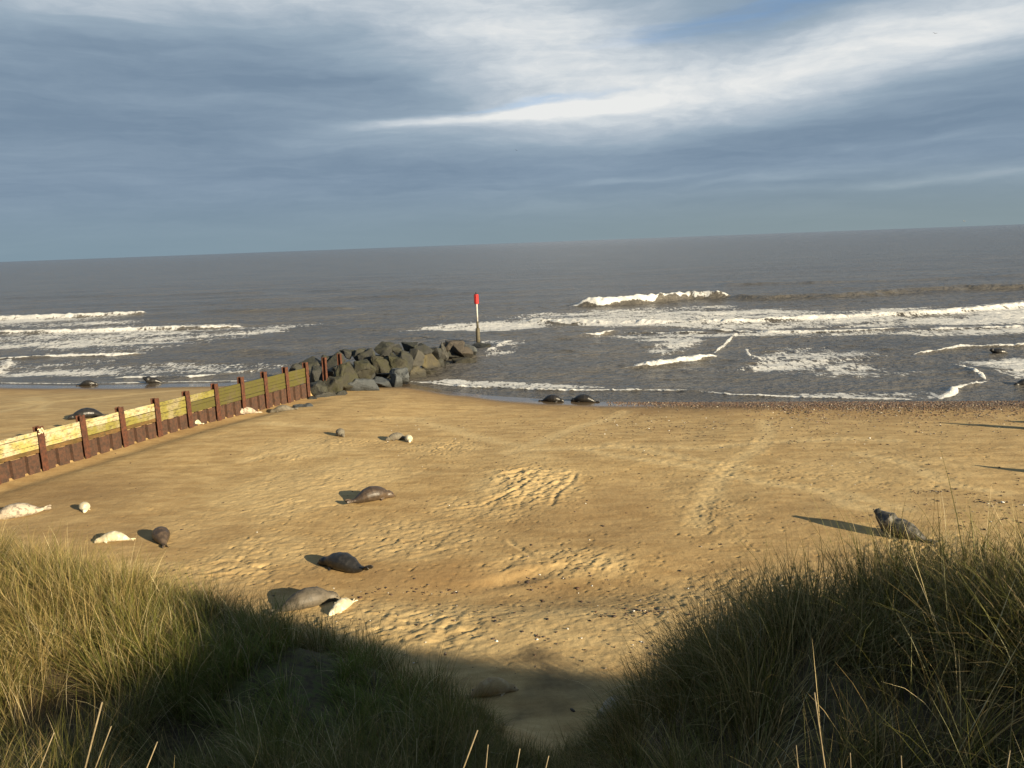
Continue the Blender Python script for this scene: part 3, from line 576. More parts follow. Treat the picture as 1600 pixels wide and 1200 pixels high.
def boulder(x, y, z, w_, h_, d_, kind, label, seed, rz=0, npt=13, tilt=.3, name='boulder'):
    R_ = random.Random(seed); bm = bmesh.new()
    for k in range(npt):
        v = Vector((R_.gauss(0, 1), R_.gauss(0, 1), R_.gauss(0, 1))).normalized()
        s = max(abs(v.x), abs(v.y), abs(v.z)); v = v * (1 / s) * .35 + v * .65 if s > 0 else v
        bm.verts.new((v.x * w_ * .56, v.y * d_ * .56, v.z * h_ * .58))
    r = bmesh.ops.convex_hull(bm, input=bm.verts[:]); bmesh.ops.delete(bm, geom=[v for v in bm.verts if not v.link_faces], context='VERTS')
    bmesh.ops.dissolve_limit(bm, angle_limit=.30, verts=bm.verts[:], edges=bm.edges[:])
    bmesh.ops.bevel(bm, geom=bm.edges[:], offset=.07 * min(w_, h_) ** .5, segments=3, profile=.6, affect='EDGES')
    bmesh.ops.triangulate(bm, faces=bm.faces[:])
    for _ in range(2): bmesh.ops.subdivide_edges(bm, edges=[e for e in bm.edges if e.calc_length() > .11], cuts=1, use_grid_fill=False); bmesh.ops.triangulate(bm, faces=bm.faces[:])
    sd = Vector((seed * 3.1, seed * 1.7, 0))
    for v in bm.verts:
        n = mnoise.fractal(v.co * 2.2 + sd, 1, 2.1, 4); v.co += v.co.normalized() * n * .085 * min(w_, 1.5)
        n = mnoise.fractal(v.co * 6 + sd, 1, 2, 3); v.co += v.co.normalized() * n * .025
    o = bmobj(name, bm, RM[kind], smooth=False, loc=(x, y, z)); o.rotation_euler = (R_.uniform(-tilt, tilt), R_.uniform(-tilt, tilt), rz + R_.uniform(-.5, .5))
    for p in o.data.polygons: p.use_smooth = True
    try: o.data.set_sharp_from_angle(angle=math.radians(32))
    except Exception: pass
    return tag(o, label, 'boulder', 'boulders of the rock breakwater at the end of the groyne')
BL = [(-14.4, 55.6, 1.1, 1.9, 1.4, 'dark', 'large dark boulder behind the last rusty posts at the groyne end'), (-12.93, 54.6, 1.5, 1.7, 1.15, 'dark', 'dark flat-topped boulder crossed by the two isolated rusty posts'),
 (-12.45, 48.15, .7, 1.45, 1.4, 'dark', 'round dark boulder touching the seaward end post of the boards'), (-11.55, 48.75, .8, 1.25, 1.15, 'olive', 'layered olive boulder beside the round dark one, above the pale slab'),
 (-10.85, 50.2, 1.0, 1.6, 1.85, 'olive', 'tall tilted slab boulder with one big smooth olive face near the groyne'), (-10.2, 52.6, 1.2, 1.6, 1.35, 'olive', 'brownish olive boulder resting against the right side of the tilted slab'),
 (-9.8, 49.9, .45, 2.1, 1.0, 'blue', 'wide blue-grey wedge boulder lying on the sand in front'), (-11.75, 47.35, .35, 1.5, .6, 'pale', 'low pale flat boulder half buried in sand, nearest to the groyne'),
 (-10.9, 47.9, .4, .8, .65, 'dark', 'small dark grey boulder behind the low pale one'), (-12.17, 56.2, 1.9, .9, .65, 'dark', 'small black boulder on the skyline just right of the isolated posts'),
 (-11.6, 56.4, 1.85, .75, .6, 'dark', 'second small black boulder on the skyline right of the posts'), (-11.0, 56.2, 1.75, 1.1, .95, 'dark', 'rounded dark boulder on top, left of the pointed brown-black one'),
 (-10.4, 55.8, 1.5, 1.3, 1.45, 'dark', 'tall pointed brown-black boulder standing on top of the pile'), (-9.4, 55.4, 1.15, 2.0, 1.75, 'olive', 'largest olive boulder in the middle of the breakwater'),
 (-8.35, 55.2, 1.1, 1.5, 1.6, 'olive', 'olive square-faced boulder right of the largest one'), (-9.3, 57.0, 1.95, 1.6, 1.0, 'dark', 'wide black boulder lying behind the largest olive one'),
 (-9.0, 51.8, .45, 1.6, 1.25, 'blue', 'blue-grey square boulder on the sand right of the wide wedge'), (-8.05, 51.8, .45, 1.05, 1.0, 'blue', 'narrow blue-grey boulder at the waterline edge of the dry sand'),
 (-7.8, 53.4, .6, 1.35, 1.0, 'blue', 'grey boulder above the narrow blue-grey one'), (-7.8, 55.4, 1.2, 1.1, 1.5, 'dark', 'dark upright boulder between the olive and the grey-brown faces'),
 (-7.35, 57.3, 1.2, 1.4, 1.45, 'pale', 'grey-brown boulder with a smooth square face in the middle right'), (-7.8, 58.4, 1.95, 1.4, .85, 'dark', 'flat black boulder on top behind the grey-brown face'),
 (-8.4, 57.2, 1.95, .9, .7, 'dark', 'small dark boulder wedged on top left of the flat black one'), (-6.7, 58.3, 1.7, 1.4, .85, 'dark', 'dark jagged boulder on top above the yellow lichen one'),
 (-6.35, 58.7, .75, 1.75, 1.15, 'lichen', 'boulder covered in yellow lichen low on the sunny side'), (-6.0, 58.9, 1.35, 1.2, .9, 'dark', 'dark green boulder just above the yellow lichen one'),
 (-5.5, 62.1, .95, 1.35, 1.45, 'pale', 'pale grey upright boulder with a rounded sunlit face'), (-5.1, 63.0, 1.25, 1.0, .8, 'brown', 'small grey-brown boulder on top right of the pale upright one'),
 (-4.84, 66.2, .95, 1.6, .9, 'brown', 'reddish brown flat-topped boulder near the sea end'), (-4.2, 64.7, .5, 1.9, 1.05, 'brown', 'broad brown boulder below the reddish flat-topped one'),
 (-3.6, 66.4, .5, 1.3, 1.05, 'blue', 'grey slab tilted on edge at the sea end of the pile'), (-7.2, 56.3, .25, 1.5, .95, 'tan', 'low tan boulder awash at the foot of the grey-brown face'),
 (-6.5, 57.6, .1, 1.7, .6, 'tan', 'flat tan boulder half under water in front of the lichen one'), (-3.5, 62.3, .0, 2.3, .6, 'lichen', 'long low yellowish boulder lying alone in the surf'),
 (-2.8, 71.0, .1, 1.7, .6, 'dark', 'dark slab in the foam at the foot of the beacon'), (-5.9, 61.0, .5, 1.0, .8, 'dark', 'small dark boulder between the lichen boulder and the pale upright one'),
 (-7.1, 58.9, 1.4, 1.1, .85, 'olive', 'small olive boulder behind the grey-brown face'), (-5.6, 61.3, .0, 1.2, .4, 'dark', 'low dark boulder just breaking the water below the pale upright one'),
 (-13.2, 55.4, 1.6, 1.1, .7, 'dark', 'dark block filling the gap behind the first isolated post'), (-14.6, 51.4, 1.45, 1.0, .9, 'dark', 'dark boulder peeping over the boards left of the end post'),
 (-13.0, 51.6, .9, 1.7, 1.3, 'dark', 'dark boulder low between the end post and the first isolated post'), (-10.6, 54.4, .9, 1.7, 1.3, 'dark', 'dark boulder deep in the pile behind the tilted slab'), (-8.6, 56.0, .5, 1.7, 1.3, 'dark', 'shadowed boulder low between the two olive faces'),
 (-6.2, 60.4, .4, 1.6, 1.1, 'dark', 'shadowed boulder beneath the dark green one'), (-4.9, 65.2, .35, 1.6, 1.0, 'dark', 'shadowed boulder under the reddish flat-topped one'),
 (-11.9, 53.6, .9, 1.6, 1.4, 'dark', 'dark boulder behind the layered olive one'), (-10.0, 58.4, .6, 2.2, 1.4, 'dark', 'black seaward boulder low behind the black skyline stones')]
for i, (x, y, z, w_, h_, kd, lb) in enumerate(BL):
    boulder(x, y, z, w_ * 1.08, h_ * 1.08, .95 * max(.9, min(w_, 1.7)), kd, lb, i + 11, npt=11 + i % 5)
o = boulder(-12.0, 43.4, .66, 1.3, .42, .8, 'blue', 'flat grey stone lying alone on the sand beside the groyne', 90, tilt=.1); del o['group']
o = boulder(-12.35, 46.5, .5, .8, .4, .6, 'dark', 'small dark stone on the sand at the foot of the last post', 91, tilt=.1); del o['group']

# ---------------- beacon ----------------
bc = empty('beacon', (-3.2, 76, 0)); tag(bc, 'beacon pole with a red can topmark standing in the sea past the rocks', 'beacon')
def lathe(pr, n=20):
    bm = bmesh.new(); rs = [[bm.verts.new((r * math.cos(2 * math.pi * k / n), r * math.sin(2 * math.pi * k / n), z)) for k in range(n)] for r, z in pr]
    for a, b in zip(rs[:-1], rs[1:]):
        for k in range(n): bm.faces.new([a[k], a[(k + 1) % n], b[(k + 1) % n], b[k]])
    bm.faces.new(rs[0][::-1]); bm.faces.new(rs[-1]); return bm
def plain(name, a, b, rough=.6, sc_=6):
    m, g, out = newmat(name); n = g.noise(geo(g), sc_, 5, .7); princ(g, out, g.mix(g.mr(n, .35, .7), a, b), rough, bump(g, n, .3, .01), .4); return m
M_red = plain('red_paint', (.40, .02, .018), (.28, .015, .015)); M_white = plain('white_paint', (.55, .54, .52), (.42, .40, .36)); M_pile = plain('weedy_pile', (.05, .045, .03), (.09, .075, .045), .7); M_blk = plain('black_metal', (.02, .02, .02), (.05, .05, .05))
bmobj('base_pile', lathe([(.21, -1.6), (.21, 1.3), (.19, 1.32)]), M_pile, bc, True)
bmobj('lower_pole', lathe([(.115, 1.3), (.115, 2.0)]), M_pile, bc, True)
bmobj('pole', lathe([(.095, 2.0), (.09, 4.6), (.09, 4.62)]), M_white, bc, True)
bm = lathe([(.10, 3.72), (.21, 3.73), (.212, 3.78), (.20, 3.80), (.20, 4.58), (.212, 4.6), (.21, 4.66), (.08, 4.67)])
can = bmobj('topmark', bm, M_red, bc, True); can.data.set_sharp_from_angle(angle=.5)
bm = bmesh.new()
for k in range(8):
    a_ = k * math.pi / 4; box(bm, (math.cos(a_) * .212, math.sin(a_) * .212, 4.19), (Vector((math.cos(a_), math.sin(a_), 0)), Vector((-math.sin(a_), math.cos(a_), 0)), gu), (.016, .035, .385))
s_ = bmobj('rib_cage', bm, M_red, can)
bmobj('lantern', lathe([(.05, 4.62), (.05, 4.72), (.08, 4.73), (.08, 4.84), (.02, 4.88)], 12), M_blk, bc, True)

# ---------------- seals ----------------
def coat(name, dark, light, spots, rough=.6, sc_=9., wet=0, bell=None):
    m, g, out = newmat(name); O = objco(g); n = g.noise(O, sc_, 4, .6); n2 = g.noise(O, sc_ * 4, 3, .7); nb = g.noise(O, 2.2, 3, .6)
    c = g.mix(g.mr(g.m('ADD', n, g.m('MULTIPLY', g.m('SUBTRACT', nb, .5), .5)), .47, .57), dark, spots)
    if bell:
        zz = g.n('ShaderNodeSeparateXYZ', ins={0: O}).outputs[2]
        c = g.mix(g.mr(g.m('ADD', zz, g.m('MULTIPLY', n, .12)), .05, .22, 1, 0), c, bell)
    c = g.mix(g.m('MULTIPLY', g.mr(nb, .45, .7), .6), c, light); c = g.mix(g.m('MULTIPLY', g.mr(n2, .5, .75), .35), c, dark)
    princ(g, out, c, rough, bump(g, g.m('ADD', n2, g.noise(O, 90, 2, .8)), .35 if rough < .8 else .8, .01), .45); return m
CT = {'grey': coat('grey_mottled_coat', (.032, .029, .024), (.075, .068, .055), (.095, .086, .07), .45, bell=(.10, .09, .07)), 'brown': coat('dark_brown_coat', (.04, .028, .019), (.075, .05, .03), (.065, .045, .03), .42),
      'black': coat('wet_black_coat', (.013, .012, .011), (.024, .022, .02), (.022, .02, .018), .36), 'tan': coat('tan_grey_coat', (.085, .07, .05), (.17, .14, .095), (.05, .042, .03), .6), 'pup': coat('cream_pup_fur', (.42, .37, .25), (.64, .59, .44), (.58, .53, .40), .95, 6),
      'mottled': coat('blotched_pale_coat', (.34, .29, .22), (.52, .46, .36), (.14, .11, .085), .7, 7), 'greypup': coat('grey_pup_fur', (.13, .115, .085), (.26, .225, .17), (.09, .075, .055), .8, 6), 'ochre': coat('ochre_pup_fur', (.36, .25, .12), (.60, .52, .36), (.30, .20, .10), .95, 6)}
M_eye = plain('dark_eye', (.004, .004, .004), (.01, .01, .01), .15); M_nose = plain('dark_nose', (.01, .009, .009), (.02, .02, .02), .35)
SP = [(0, .045, .035), (.06, .060, .05), (.16, .105, .09), (.30, .158, .138), (.45, .182, .160), (.58, .176, .152), (.68, .150, .132), (.77, .108, .105), (.83, .088, .090), (.885, .086, .088), (.93, .072, .072), (.965, .052, .050), (.99, .036, .034)]
def seal(name, label, head, heading, L, kind, lift=0., fat=1., turn=0., tailturn=0., tailup=0., roll=0., face=False, group=None, sink=0., cat='seal', z=None, headpale=None):
    """one body mesh; head is the ground point under the muzzle end, heading the compass of the body axis"""
    bm = bmesh.new(); N = 18
    # spine
    pts = []; ang = tailturn; px, py = 0., 0.; last = 0
    for (t, rw, rh) in SP:
        bend = tailturn * max(0, (.45 - t) / .45) * -1 + turn * max(0, (t - .6) / .4)
        ds = (t - last) * L; px += math.cos(bend) * ds; py += math.sin(bend) * ds; last = t
        up = lift * L * max(0, (t - .5) / .5) ** 1.5 * .62 + tailup * L * max(0, (.2 - t) / .2) ** 1.5 * .25
        if lift > .4 and .6 < t < .86: rw *= 1.28; rh *= 1.28
        pts.append((px, py, up, rw * L * fat if t < .78 else rw * L * (.5 + .5 * fat), rh * L * (fat if t < .78 else .5 + .5 * fat), bend))
    cx = pts[5][0]; rings = []
    if lift > .3:   # raised head: shorten forward reach
        pts = [(p[0] - max(0, p[0] - pts[6][0]) * .45 * lift, *p[1:]) for p in pts]
    # recompute tangents
    C3 = [Vector((p[0], p[1], p[2] + p[4] * .96)) for p in pts]
    for i, p in enumerate(pts):
        T = (C3[min(i + 1, len(pts) - 1)] - C3[max(i - 1, 0)]).normalized()
        if lift > .3 and i > 9: T = Vector((math.cos(p[5]), math.sin(p[5]), .25)).normalized()
        S_ = Vector((-T.y, T.x, 0)).normalized(); U = T.cross(S_) * 1
        if U.z < 0: U = -U
        ring = []
        for k in range(N):
            a_ = 2 * math.pi * k / N; co = C3[i] + S_ * math.cos(a_) * p[3] + U * math.sin(a_) * p[4] * (1 if math.sin(a_) > 0 else .95)
            ring.append(bm.verts.new(co))
        rings.append(ring)
    for a, b in zip(rings[:-1], rings[1:]):
        for k in range(N): bm.faces.new([a[k], a[(k + 1) % N], b[(k + 1) % N], b[k]])
    bm.faces.new(rings[0][::-1]); bm.faces.new(rings[-1])
    def lobe(c, dx, dy, dz, s1, s2, s3, taper=.5):
        r = bmesh.ops.create_icosphere(bm, subdivisions=3, radius=1); dx = Vector(dx).normalized(); dy = Vector(dy).normalized(); dz = dx.cross(dy)
        for v in r['verts']:
            q = v.co.copy(); f = 1 - taper * max(0, q.x); v.co = Vector(c) + dx * q.x * s1 + dy * q.y * s2 * f + dz * q.z * s3
    def frame(i):
        a_ = pts[i][5]; return Vector((math.cos(a_), math.sin(a_), 0)), Vector((-math.sin(a_), math.cos(a_), 0))
    f6, s6 = frame(6)
    for sgn in (-1, 1):     # fore flippers
        if roll * sgn > .2:
            lobe(C3[6] + s6 * sgn * pts[6][3] * .55 + gu * pts[6][4] * .55, (f6 * -.3 + s6 * sgn * .6 + gu * .5), f6, 0, .085 * L, .04 * L, .016 * L, .4); continue
        base = C3[6] + s6 * sgn * pts[6][3] * .8; base.z = C3[6].z - pts[6][4] * .62 if lift < .3 else pts[6][4] * .42
        lobe(base, (s6 * sgn * .8 - f6 * .75 - gu * (.35)), f6, 0, .105 * L, .042 * L, .018 * L, .4)
    f0, s0 = frame(0)
    for sgn in (-1, 1):     # hind flippers
        c = C3[0] - f0 * .075 * L + s0 * sgn * .035 * L + gu * tailup * L * .06
        lobe(c, (-f0 + s0 * sgn * .28 + gu * tailup * .7), (s0 * .35 + gu * .9), 0, .10 * L, .046 * L, .018 * L, -.25)
    # brow and muzzle
    hi = len(SP) - 4; fh = Vector((math.cos(pts[hi][5]), math.sin(pts[hi][5]), .25 if lift > .3 else 0)).normalized(); sh = Vector((-fh.y, fh.x, 0)).normalized()
    hc = C3[hi]; hr = pts[hi][3]; uh = fh.cross(sh)
    if uh.z < 0: uh = -uh
    lobe(C3[-2] + uh * -.01 * L, fh, sh, 0, .045 * L, .042 * L, .032 * L, .1)
    me = bpy.data.meshes.new(name + '_raw'); bm.to_mesh(me); bm.free()
    tmp = bpy.data.objects.new('tmp', me); C.objects.link(tmp)
    r = tmp.modifiers.new('r', 'REMESH'); r.mode = 'VOXEL'; r.voxel_size = L * .0115; r.use_smooth_shade = True
    s_ = tmp.modifiers.new('s', 'SMOOTH'); s_.iterations = 4; s_.factor = .5
    dg = bpy.context.evaluated_depsgraph_get(); me2 = bpy.data.meshes.new_from_object(tmp.evaluated_get(dg)); bpy.data.objects.remove(tmp); bpy.data.meshes.remove(me)
    n = len(me2.vertices); co = np.empty(n * 3, np.float32); me2.vertices.foreach_get('co', co); co = co.reshape(-1, 3)
    # centre on the body
    org = np.array([cx, pts[5][1], 0.]); co -= org
    floor_ = 0.0; low = co[:, 2] < .02 * L; co[:, 2] = np.where(co[:, 2] < .012 * L, .012 * L + (co[:, 2] - .012 * L) * .15, co[:, 2])
    nz_ = np.array([mnoise.noise(Vector(c) * (9 / L) + Vector((L * 7, 0, 0))) for c in co]) if face or kind in ('pup', 'ochre') else 0
    co[:, 2] += nz_ * .008 * L
    me2.vertices.foreach_set('co', co.ravel()); me2.update(); me2.materials.clear(); me2.materials.append(CT[kind]); me2.name = name
    for p in me2.polygons: p.use_smooth = True
    o = bpy.data.objects.new(name, me2); C.objects.link(o); tag(o, label, cat, group)
    hv = C3[-1] - Vector(org); hx = head[0] - (hv.x * math.cos(heading) - hv.y * math.sin(heading)); hy = head[1] - (hv.x * math.sin(heading) + hv.y * math.cos(heading))
    e = .3 * L; ch, sh_ = math.cos(heading), math.sin(heading); G = groundz if z is None else (lambda a, b: z)
    zc = max(G(hx, hy), (G(hx + ch * e, hy + sh_ * e) + G(hx - ch * e, hy - sh_ * e)) / 2); py_ = math.atan2(G(hx + ch * e, hy + sh_ * e) - G(hx - ch * e, hy - sh_ * e), 2 * e)
    o.location = (hx, hy, zc - .012 * L - .01 - sink); o.rotation_euler = (roll * .25, -py_, heading)
    if face:
        ch_ = C3[-3] - Vector(org)
        for sgn in (-1, 1):
            bm = bmesh.new(); bmesh.ops.create_icosphere(bm, subdivisions=2, radius=.0125 * L)
            bmesh.ops.translate(bm, verts=bm.verts[:], vec=ch_ + sh * sgn * pts[-3][3] * .70 + uh * pts[-3][4] * .62 + fh * .012 * L); bmobj('eye', bm, M_eye, o, True)
        bm = bmesh.new(); bmesh.ops.create_icosphere(bm, subdivisions=2, radius=.0135 * L)
        bmesh.ops.scale(bm, vec=(.7, 1.1, .8), verts=bm.verts[:]); bmesh.ops.translate(bm, verts=bm.verts[:], vec=C3[-1] - Vector(org) + fh * .028 * L + uh * .004 * L); bmobj('nose', bm, M_nose, o, True)
    return o
def H(hd, tl): return math.atan2(hd[1] - tl[1], hd[0] - tl[0])
def put(name, label, hd, tl, L, kind, **k): return seal(name, label, hd, H(hd, tl), L, kind, **k)
put('grey_seal', 'mottled grey seal with raised head casting a long shadow, right of centre', (9.95, 20.3), (11.0, 19.15), 1.5, 'grey', lift=.62, face=True, fat=1.1)
put('grey_seal', 'dark brown seal lying alone on the open sand, brown face turned to the sun', (-4.1, 24.75), (-5.38, 23.9), 1.45, 'brown', turn=-.3, tailup=.2, face=True, fat=1.12)
put('grey_seal', 'glossy black seal lying above the tan seal and the white pup', (-5.25, 19.1), (-4.0, 18.35), 1.5, 'black', face=True, tailup=.4, turn=.25)
put('grey_seal', 'tan-grey seal lying on its side next to the white pup', (-4.32, 17.15), (-5.3, 16.45), 1.45, 'tan', face=True, roll=1, turn=-.25, fat=1.0)
put('seal_pup', 'bright white pup lying beside the tan-grey seal', (-4.32, 16.15), (-3.95, 16.95), .88, 'pup', face=True, roll=-1, fat=.95, cat='seal pup')
put('grey_seal', 'brown seal seen end-on lying right of a white pup', (-10.62, 21.55), (-10.15, 20.8), 1.15, 'brown', fat=1.15, face=True, turn=.2)
put('seal_pup', 'yellowish white pup lying stretched left of the end-on brown seal', (-12.12, 20.95), (-11.3, 21.1), .95, 'pup', turn=.35, tailturn=.3, face=True, cat='seal pup')
put('seal_pup', 'small cream pup curled up alone above the white stretched pup', (-13.95, 23.75), (-14.4, 24.3), .68, 'pup', fat=1.35, turn=-.6, face=True, cat='seal pup')
put('grey_seal', 'blotched pale seal lying at the left edge of the picture', (-16.75, 23.35), (-15.35, 24.1), 1.5, 'mottled', turn=.1, tailup=.2, roll=-1)
put('seal_pup', 'grey pup alone on the sand, left of the brown pup and white pup pair', (-7.75, 34.2), (-7.98, 34.75), .85, 'greypup', fat=1.35, turn=.5, cat='seal pup')
put('grey_seal', 'brown and white young seal lying against the white pup', (-5.75, 33.45), (-4.75, 33.95), 1.0, 'greypup', fat=1.15, tailturn=.2)
put('seal_pup', 'round white pup pressed against the brown and white young seal', (-4.62, 33.05), (-4.75, 33.6), .72, 'pup', fat=1.35, cat='seal pup')
put('grey_seal', 'black seal at the water\'s edge, left one of a pair facing apart', (3.05, 45.0), (1.85, 45.35), 1.35, 'black', fat=1.1)
put('grey_seal', 'black seal at the water\'s edge, right one of a pair, tail tapering right', (3.5, 45.15), (4.95, 44.75), 1.5, 'black', fat=1.1)
put('grey_seal', 'dark seal lying on the high sand just behind the groyne boards', (-20.5, 34.7), (-19.3, 35.5), 1.5, 'black', fat=1.1, group=None)
put('grey_seal', 'dark seal lying low at the left waterline, head down', (-31.55, 57.9), (-32.8, 57.7), 1.35, 'black', fat=1.1)
put('grey_seal', 'black seal lifting its head at the left waterline against white foam', (-28.0, 57.7), (-26.6, 57.9), 1.5, 'black', lift=.5, fat=1.1)
put('seal_pup', 'white pup lying close against the rusty piling of the groyne', (-16.25, 37.5), (-15.85, 38.1), .78, 'pup', fat=1.2, cat='seal pup')
put('grey_seal', 'yellowish pale seal lying beside the far part of the groyne', (-15.1, 40.7), (-14.1, 42.0), 1.5, 'mottled', fat=.85)
put('grey_seal', 'brown blotched seal lying right of the yellowish one near the flat grey stone', (-13.55, 42.0), (-12.3, 42.15), 1.35, 'greypup', fat=.9)
put('seal_pup', 'ochre pup with a whitish face looking out of the dune grass in the gully', (-.12, 12.85), (-1.0, 12.65), .88, 'ochre', fat=1.15, turn=-.25, face=True, cat='seal pup')
put('seal_pup', 'greyish white pup half hidden behind the grass right of the gully', (1.25, 11.9), (1.95, 12.3), .75, 'mottled', fat=1.2, cat='seal pup')
put('grey_seal', 'black seal head and back breaking the surface in the right-hand shallows', (36.3, 57.6), (37.8, 57.4), 1.5, 'black', lift=.4, z=-.16, fat=1.1)
put('grey_seal', 'dark back of a seal lying low in the water at the right edge', (30.3, 45.5), (31.7, 45.7), 1.5, 'black', z=-.13)
for i, (a, b) in enumerate([((19.0, 24.7), (20.2, 23.9)), ((22.6, 32.9), (23.9, 32.5)), ((24.3, 33.9), (25.6, 33.5))]):
    put('grey_seal', ['grey seal just outside the right edge, nearest of three casting long shadows', 'grey seal just outside the right edge, middle of three casting long shadows', 'grey seal just outside the right edge, farthest of three casting long shadows'][i], a, b, 1.7, 'grey', lift=.8 if i < 2 else .3)

# ---------------- gulls ----------------
M_gull = plain('gull_plumage', (.10, .10, .11), (.25, .25, .25), .7)
def gull(loc, span, rz, flap, label):
    bm = bmesh.new(); n = 8; st = [(-.22, .012), (-.15, .035), (0, .06), (.12, .05), (.18, .032), (.24, .008)]; R_ = []
    for x_, r_ in st: R_.append([bm.verts.new((x_ * span, r_ * span * math.cos(2 * math.pi * k / n), r_ * span * math.sin(2 * math.pi * k / n))) for k in range(n)])
    for a, b in zip(R_[:-1], R_[1:]):
        for k in range(n): bm.faces.new([a[k], a[(k + 1) % n], b[(k + 1) % n], b[k]])
    bm.faces.new(R_[0][::-1]); bm.faces.new(R_[-1])
    for s_ in (-1, 1):
        W_ = [(0.03, .10, -.08, .02), (.22, .09, -.06, .02 + flap * .16), (.5, -.03, -.08, .02 + flap * .05)]; up = []; dn = []
        for yy, xf, xb, zz in W_:
            up.append([bm.verts.new((xf * span, s_ * yy * span, zz * span + .012 * span)), bm.verts.new((xb * span, s_ * yy * span, zz * span + .006 * span))]); dn.append([bm.verts.new((xf * span, s_ * yy * span, zz * span)), bm.verts.new((xb * span, s_ * yy * span, zz * span))])
        for i in range(2):
            bm.faces.new([up[i][0], up[i][1], up[i + 1][1], up[i + 1][0]]); bm.faces.new([dn[i][0], dn[i + 1][0], dn[i + 1][1], dn[i][1]]); bm.faces.new([up[i][0], up[i + 1][0], dn[i + 1][0], dn[i][0]]); bm.faces.new([up[i][1], dn[i][1], dn[i + 1][1], up[i + 1][1]])
    bmesh.ops.recalc_face_normals(bm, faces=bm.faces[:])
    o = bmobj('gull', bm, M_gull, loc=loc); o.rotation_euler = (.3, .1, rz); tag(o, label, 'gull', 'gulls over the sea')
gull((69.3, 130, 39.8), .75, 1.2, .8, 'dark gull flying high in front of the white cloud, top right'); gull((152, 260, 11.1), 1.5, .3, 1, 'gull flying low just above the horizon at the right'); gull((5.2, 320, 45.9), 1.2, 2, .7, 'tiny gull in the middle of the grey sky')

# ---------------- shingle and debris ----------------
def pebbles(name, pts, sizes, cols, mat, flat=.55):
    bm = bmesh.new(); bmesh.ops.create_icosphere(bm, subdivisions=1, radius=1); base = np.array([v.co[:] for v in bm.verts]); fc = np.array([[v.index for v in f.verts] for f in bm.faces]); bm.free()
    n = len(pts); nv = len(base); a = rng.uniform(0, 6.28, n); s = np.asarray(sizes); st = rng.uniform(.6, 1.4, (n, 3)) * np.array([1, 1, flat])
    b = base[None] * (1 + .35 * rng.uniform(-1, 1, (n, nv, 1))) * st[:, None, :] * s[:, None, None]
    ca, sa = np.cos(a)[:, None], np.sin(a)[:, None]; v = np.stack([b[..., 0] * ca - b[..., 1] * sa, b[..., 0] * sa + b[..., 1] * ca, b[..., 2]], -1) + np.asarray(pts)[:, None, :]
    f = (fc[None] + (np.arange(n) * nv)[:, None, None]).reshape(-1, 3)
    me = npmesh(name, v.reshape(-1, 3), f, True, {'tone': np.repeat(cols, nv, 0)}); return link(name, me, mat)
m, g, out = newmat('stone_tones'); princ(g, out, g.attr('tone').outputs['Color'], .6, None, .4); M_tone = m
def gz(x, y): return ground(x, y) + sstep(.2, 2, shoreY(x) - y) * samp(DH, x, y)
n = 30000; x = rng.uniform(5.5, 40, n); s = np.abs(rng.normal(.1, 1.15, n)) * np.where(rng.random(n) < .75, 1.7, 3.0) * (.35 + .65 * sstep(8, 16, x)) - .1; keep = rng.random(n) < sstep(6, 13, x) + .12; x = x[keep]; s = s[keep]; y = shoreY(x) - s
pal = np.array([(.11, .06, .035), (.16, .10, .06), (.07, .05, .04), (.22, .16, .10), (.13, .12, .11), (.35, .31, .24)]); cl_ = pal[rng.choice(6, len(x), p=[.3, .25, .2, .12, .1, .03])]
tag(pebbles('shingle', np.c_[x, y, gz(x, y) + .005], rng.uniform(.018, .05, len(x)), cl_, M_tone), 'dark brown wet shingle strip along the right-hand waterline', 'shingle', kind='stuff')
P_ = []; 
def scat(cx, cy, sx, sy, n): P_.extend(zip(rng.normal(cx, sx, n), rng.normal(cy, sy, n)))
scat(8, 37.5, 6, 2.2, 900); scat(12, 34, 8, 2.5, 350); scat(0, 16.2, 5, .5, 150); scat(2.9, 15.9, .5, .15, 60); scat(-2.6, 17.6, 1.1, .15, 70); scat(14.5, 21.5, 2, 1.2, 220); scat(13, 25, 3, 2.5, 160); scat(-5, 15.4, 3, .8, 90); scat(6, 16.5, 2.5, .6, 90); scat(1, 14.5, 2, .6, 90); scat(-11, 18.2, 2, .7, 90); scat(0, 24, 10, 8, 420); scat(16, 34, 5, 4, 300)
scat(1.3, 18.0, .8, .3, 50); scat(13.2, 23.6, .3, .1, 30); scat(14.6, 22.4, .35, .1, 40)
x = np.array([p[0] for p in P_]); y = np.array([p[1] for p in P_]); k = (beach(x, y) > dune(x, y) + .1) & (shoreY(x) - y > 2); x = x[k]; y = y[k]
pal = np.array([(.03, .018, .012), (.06, .03, .015), (.10, .07, .045), (.16, .13, .10), (.62, .60, .55)]); cl_ = pal[rng.choice(5, len(x), p=[.38, .27, .2, .1, .05])]
tag(pebbles('beach_debris', np.c_[x, y, gz(x, y) + .003], rng.uniform(.008, .034, len(x)) * rng.choice([1, 1, 1.5], len(x)), cl_, M_tone, .4), 'scattered weed fragments, small stones and shells on the sand', 'debris', kind='stuff')

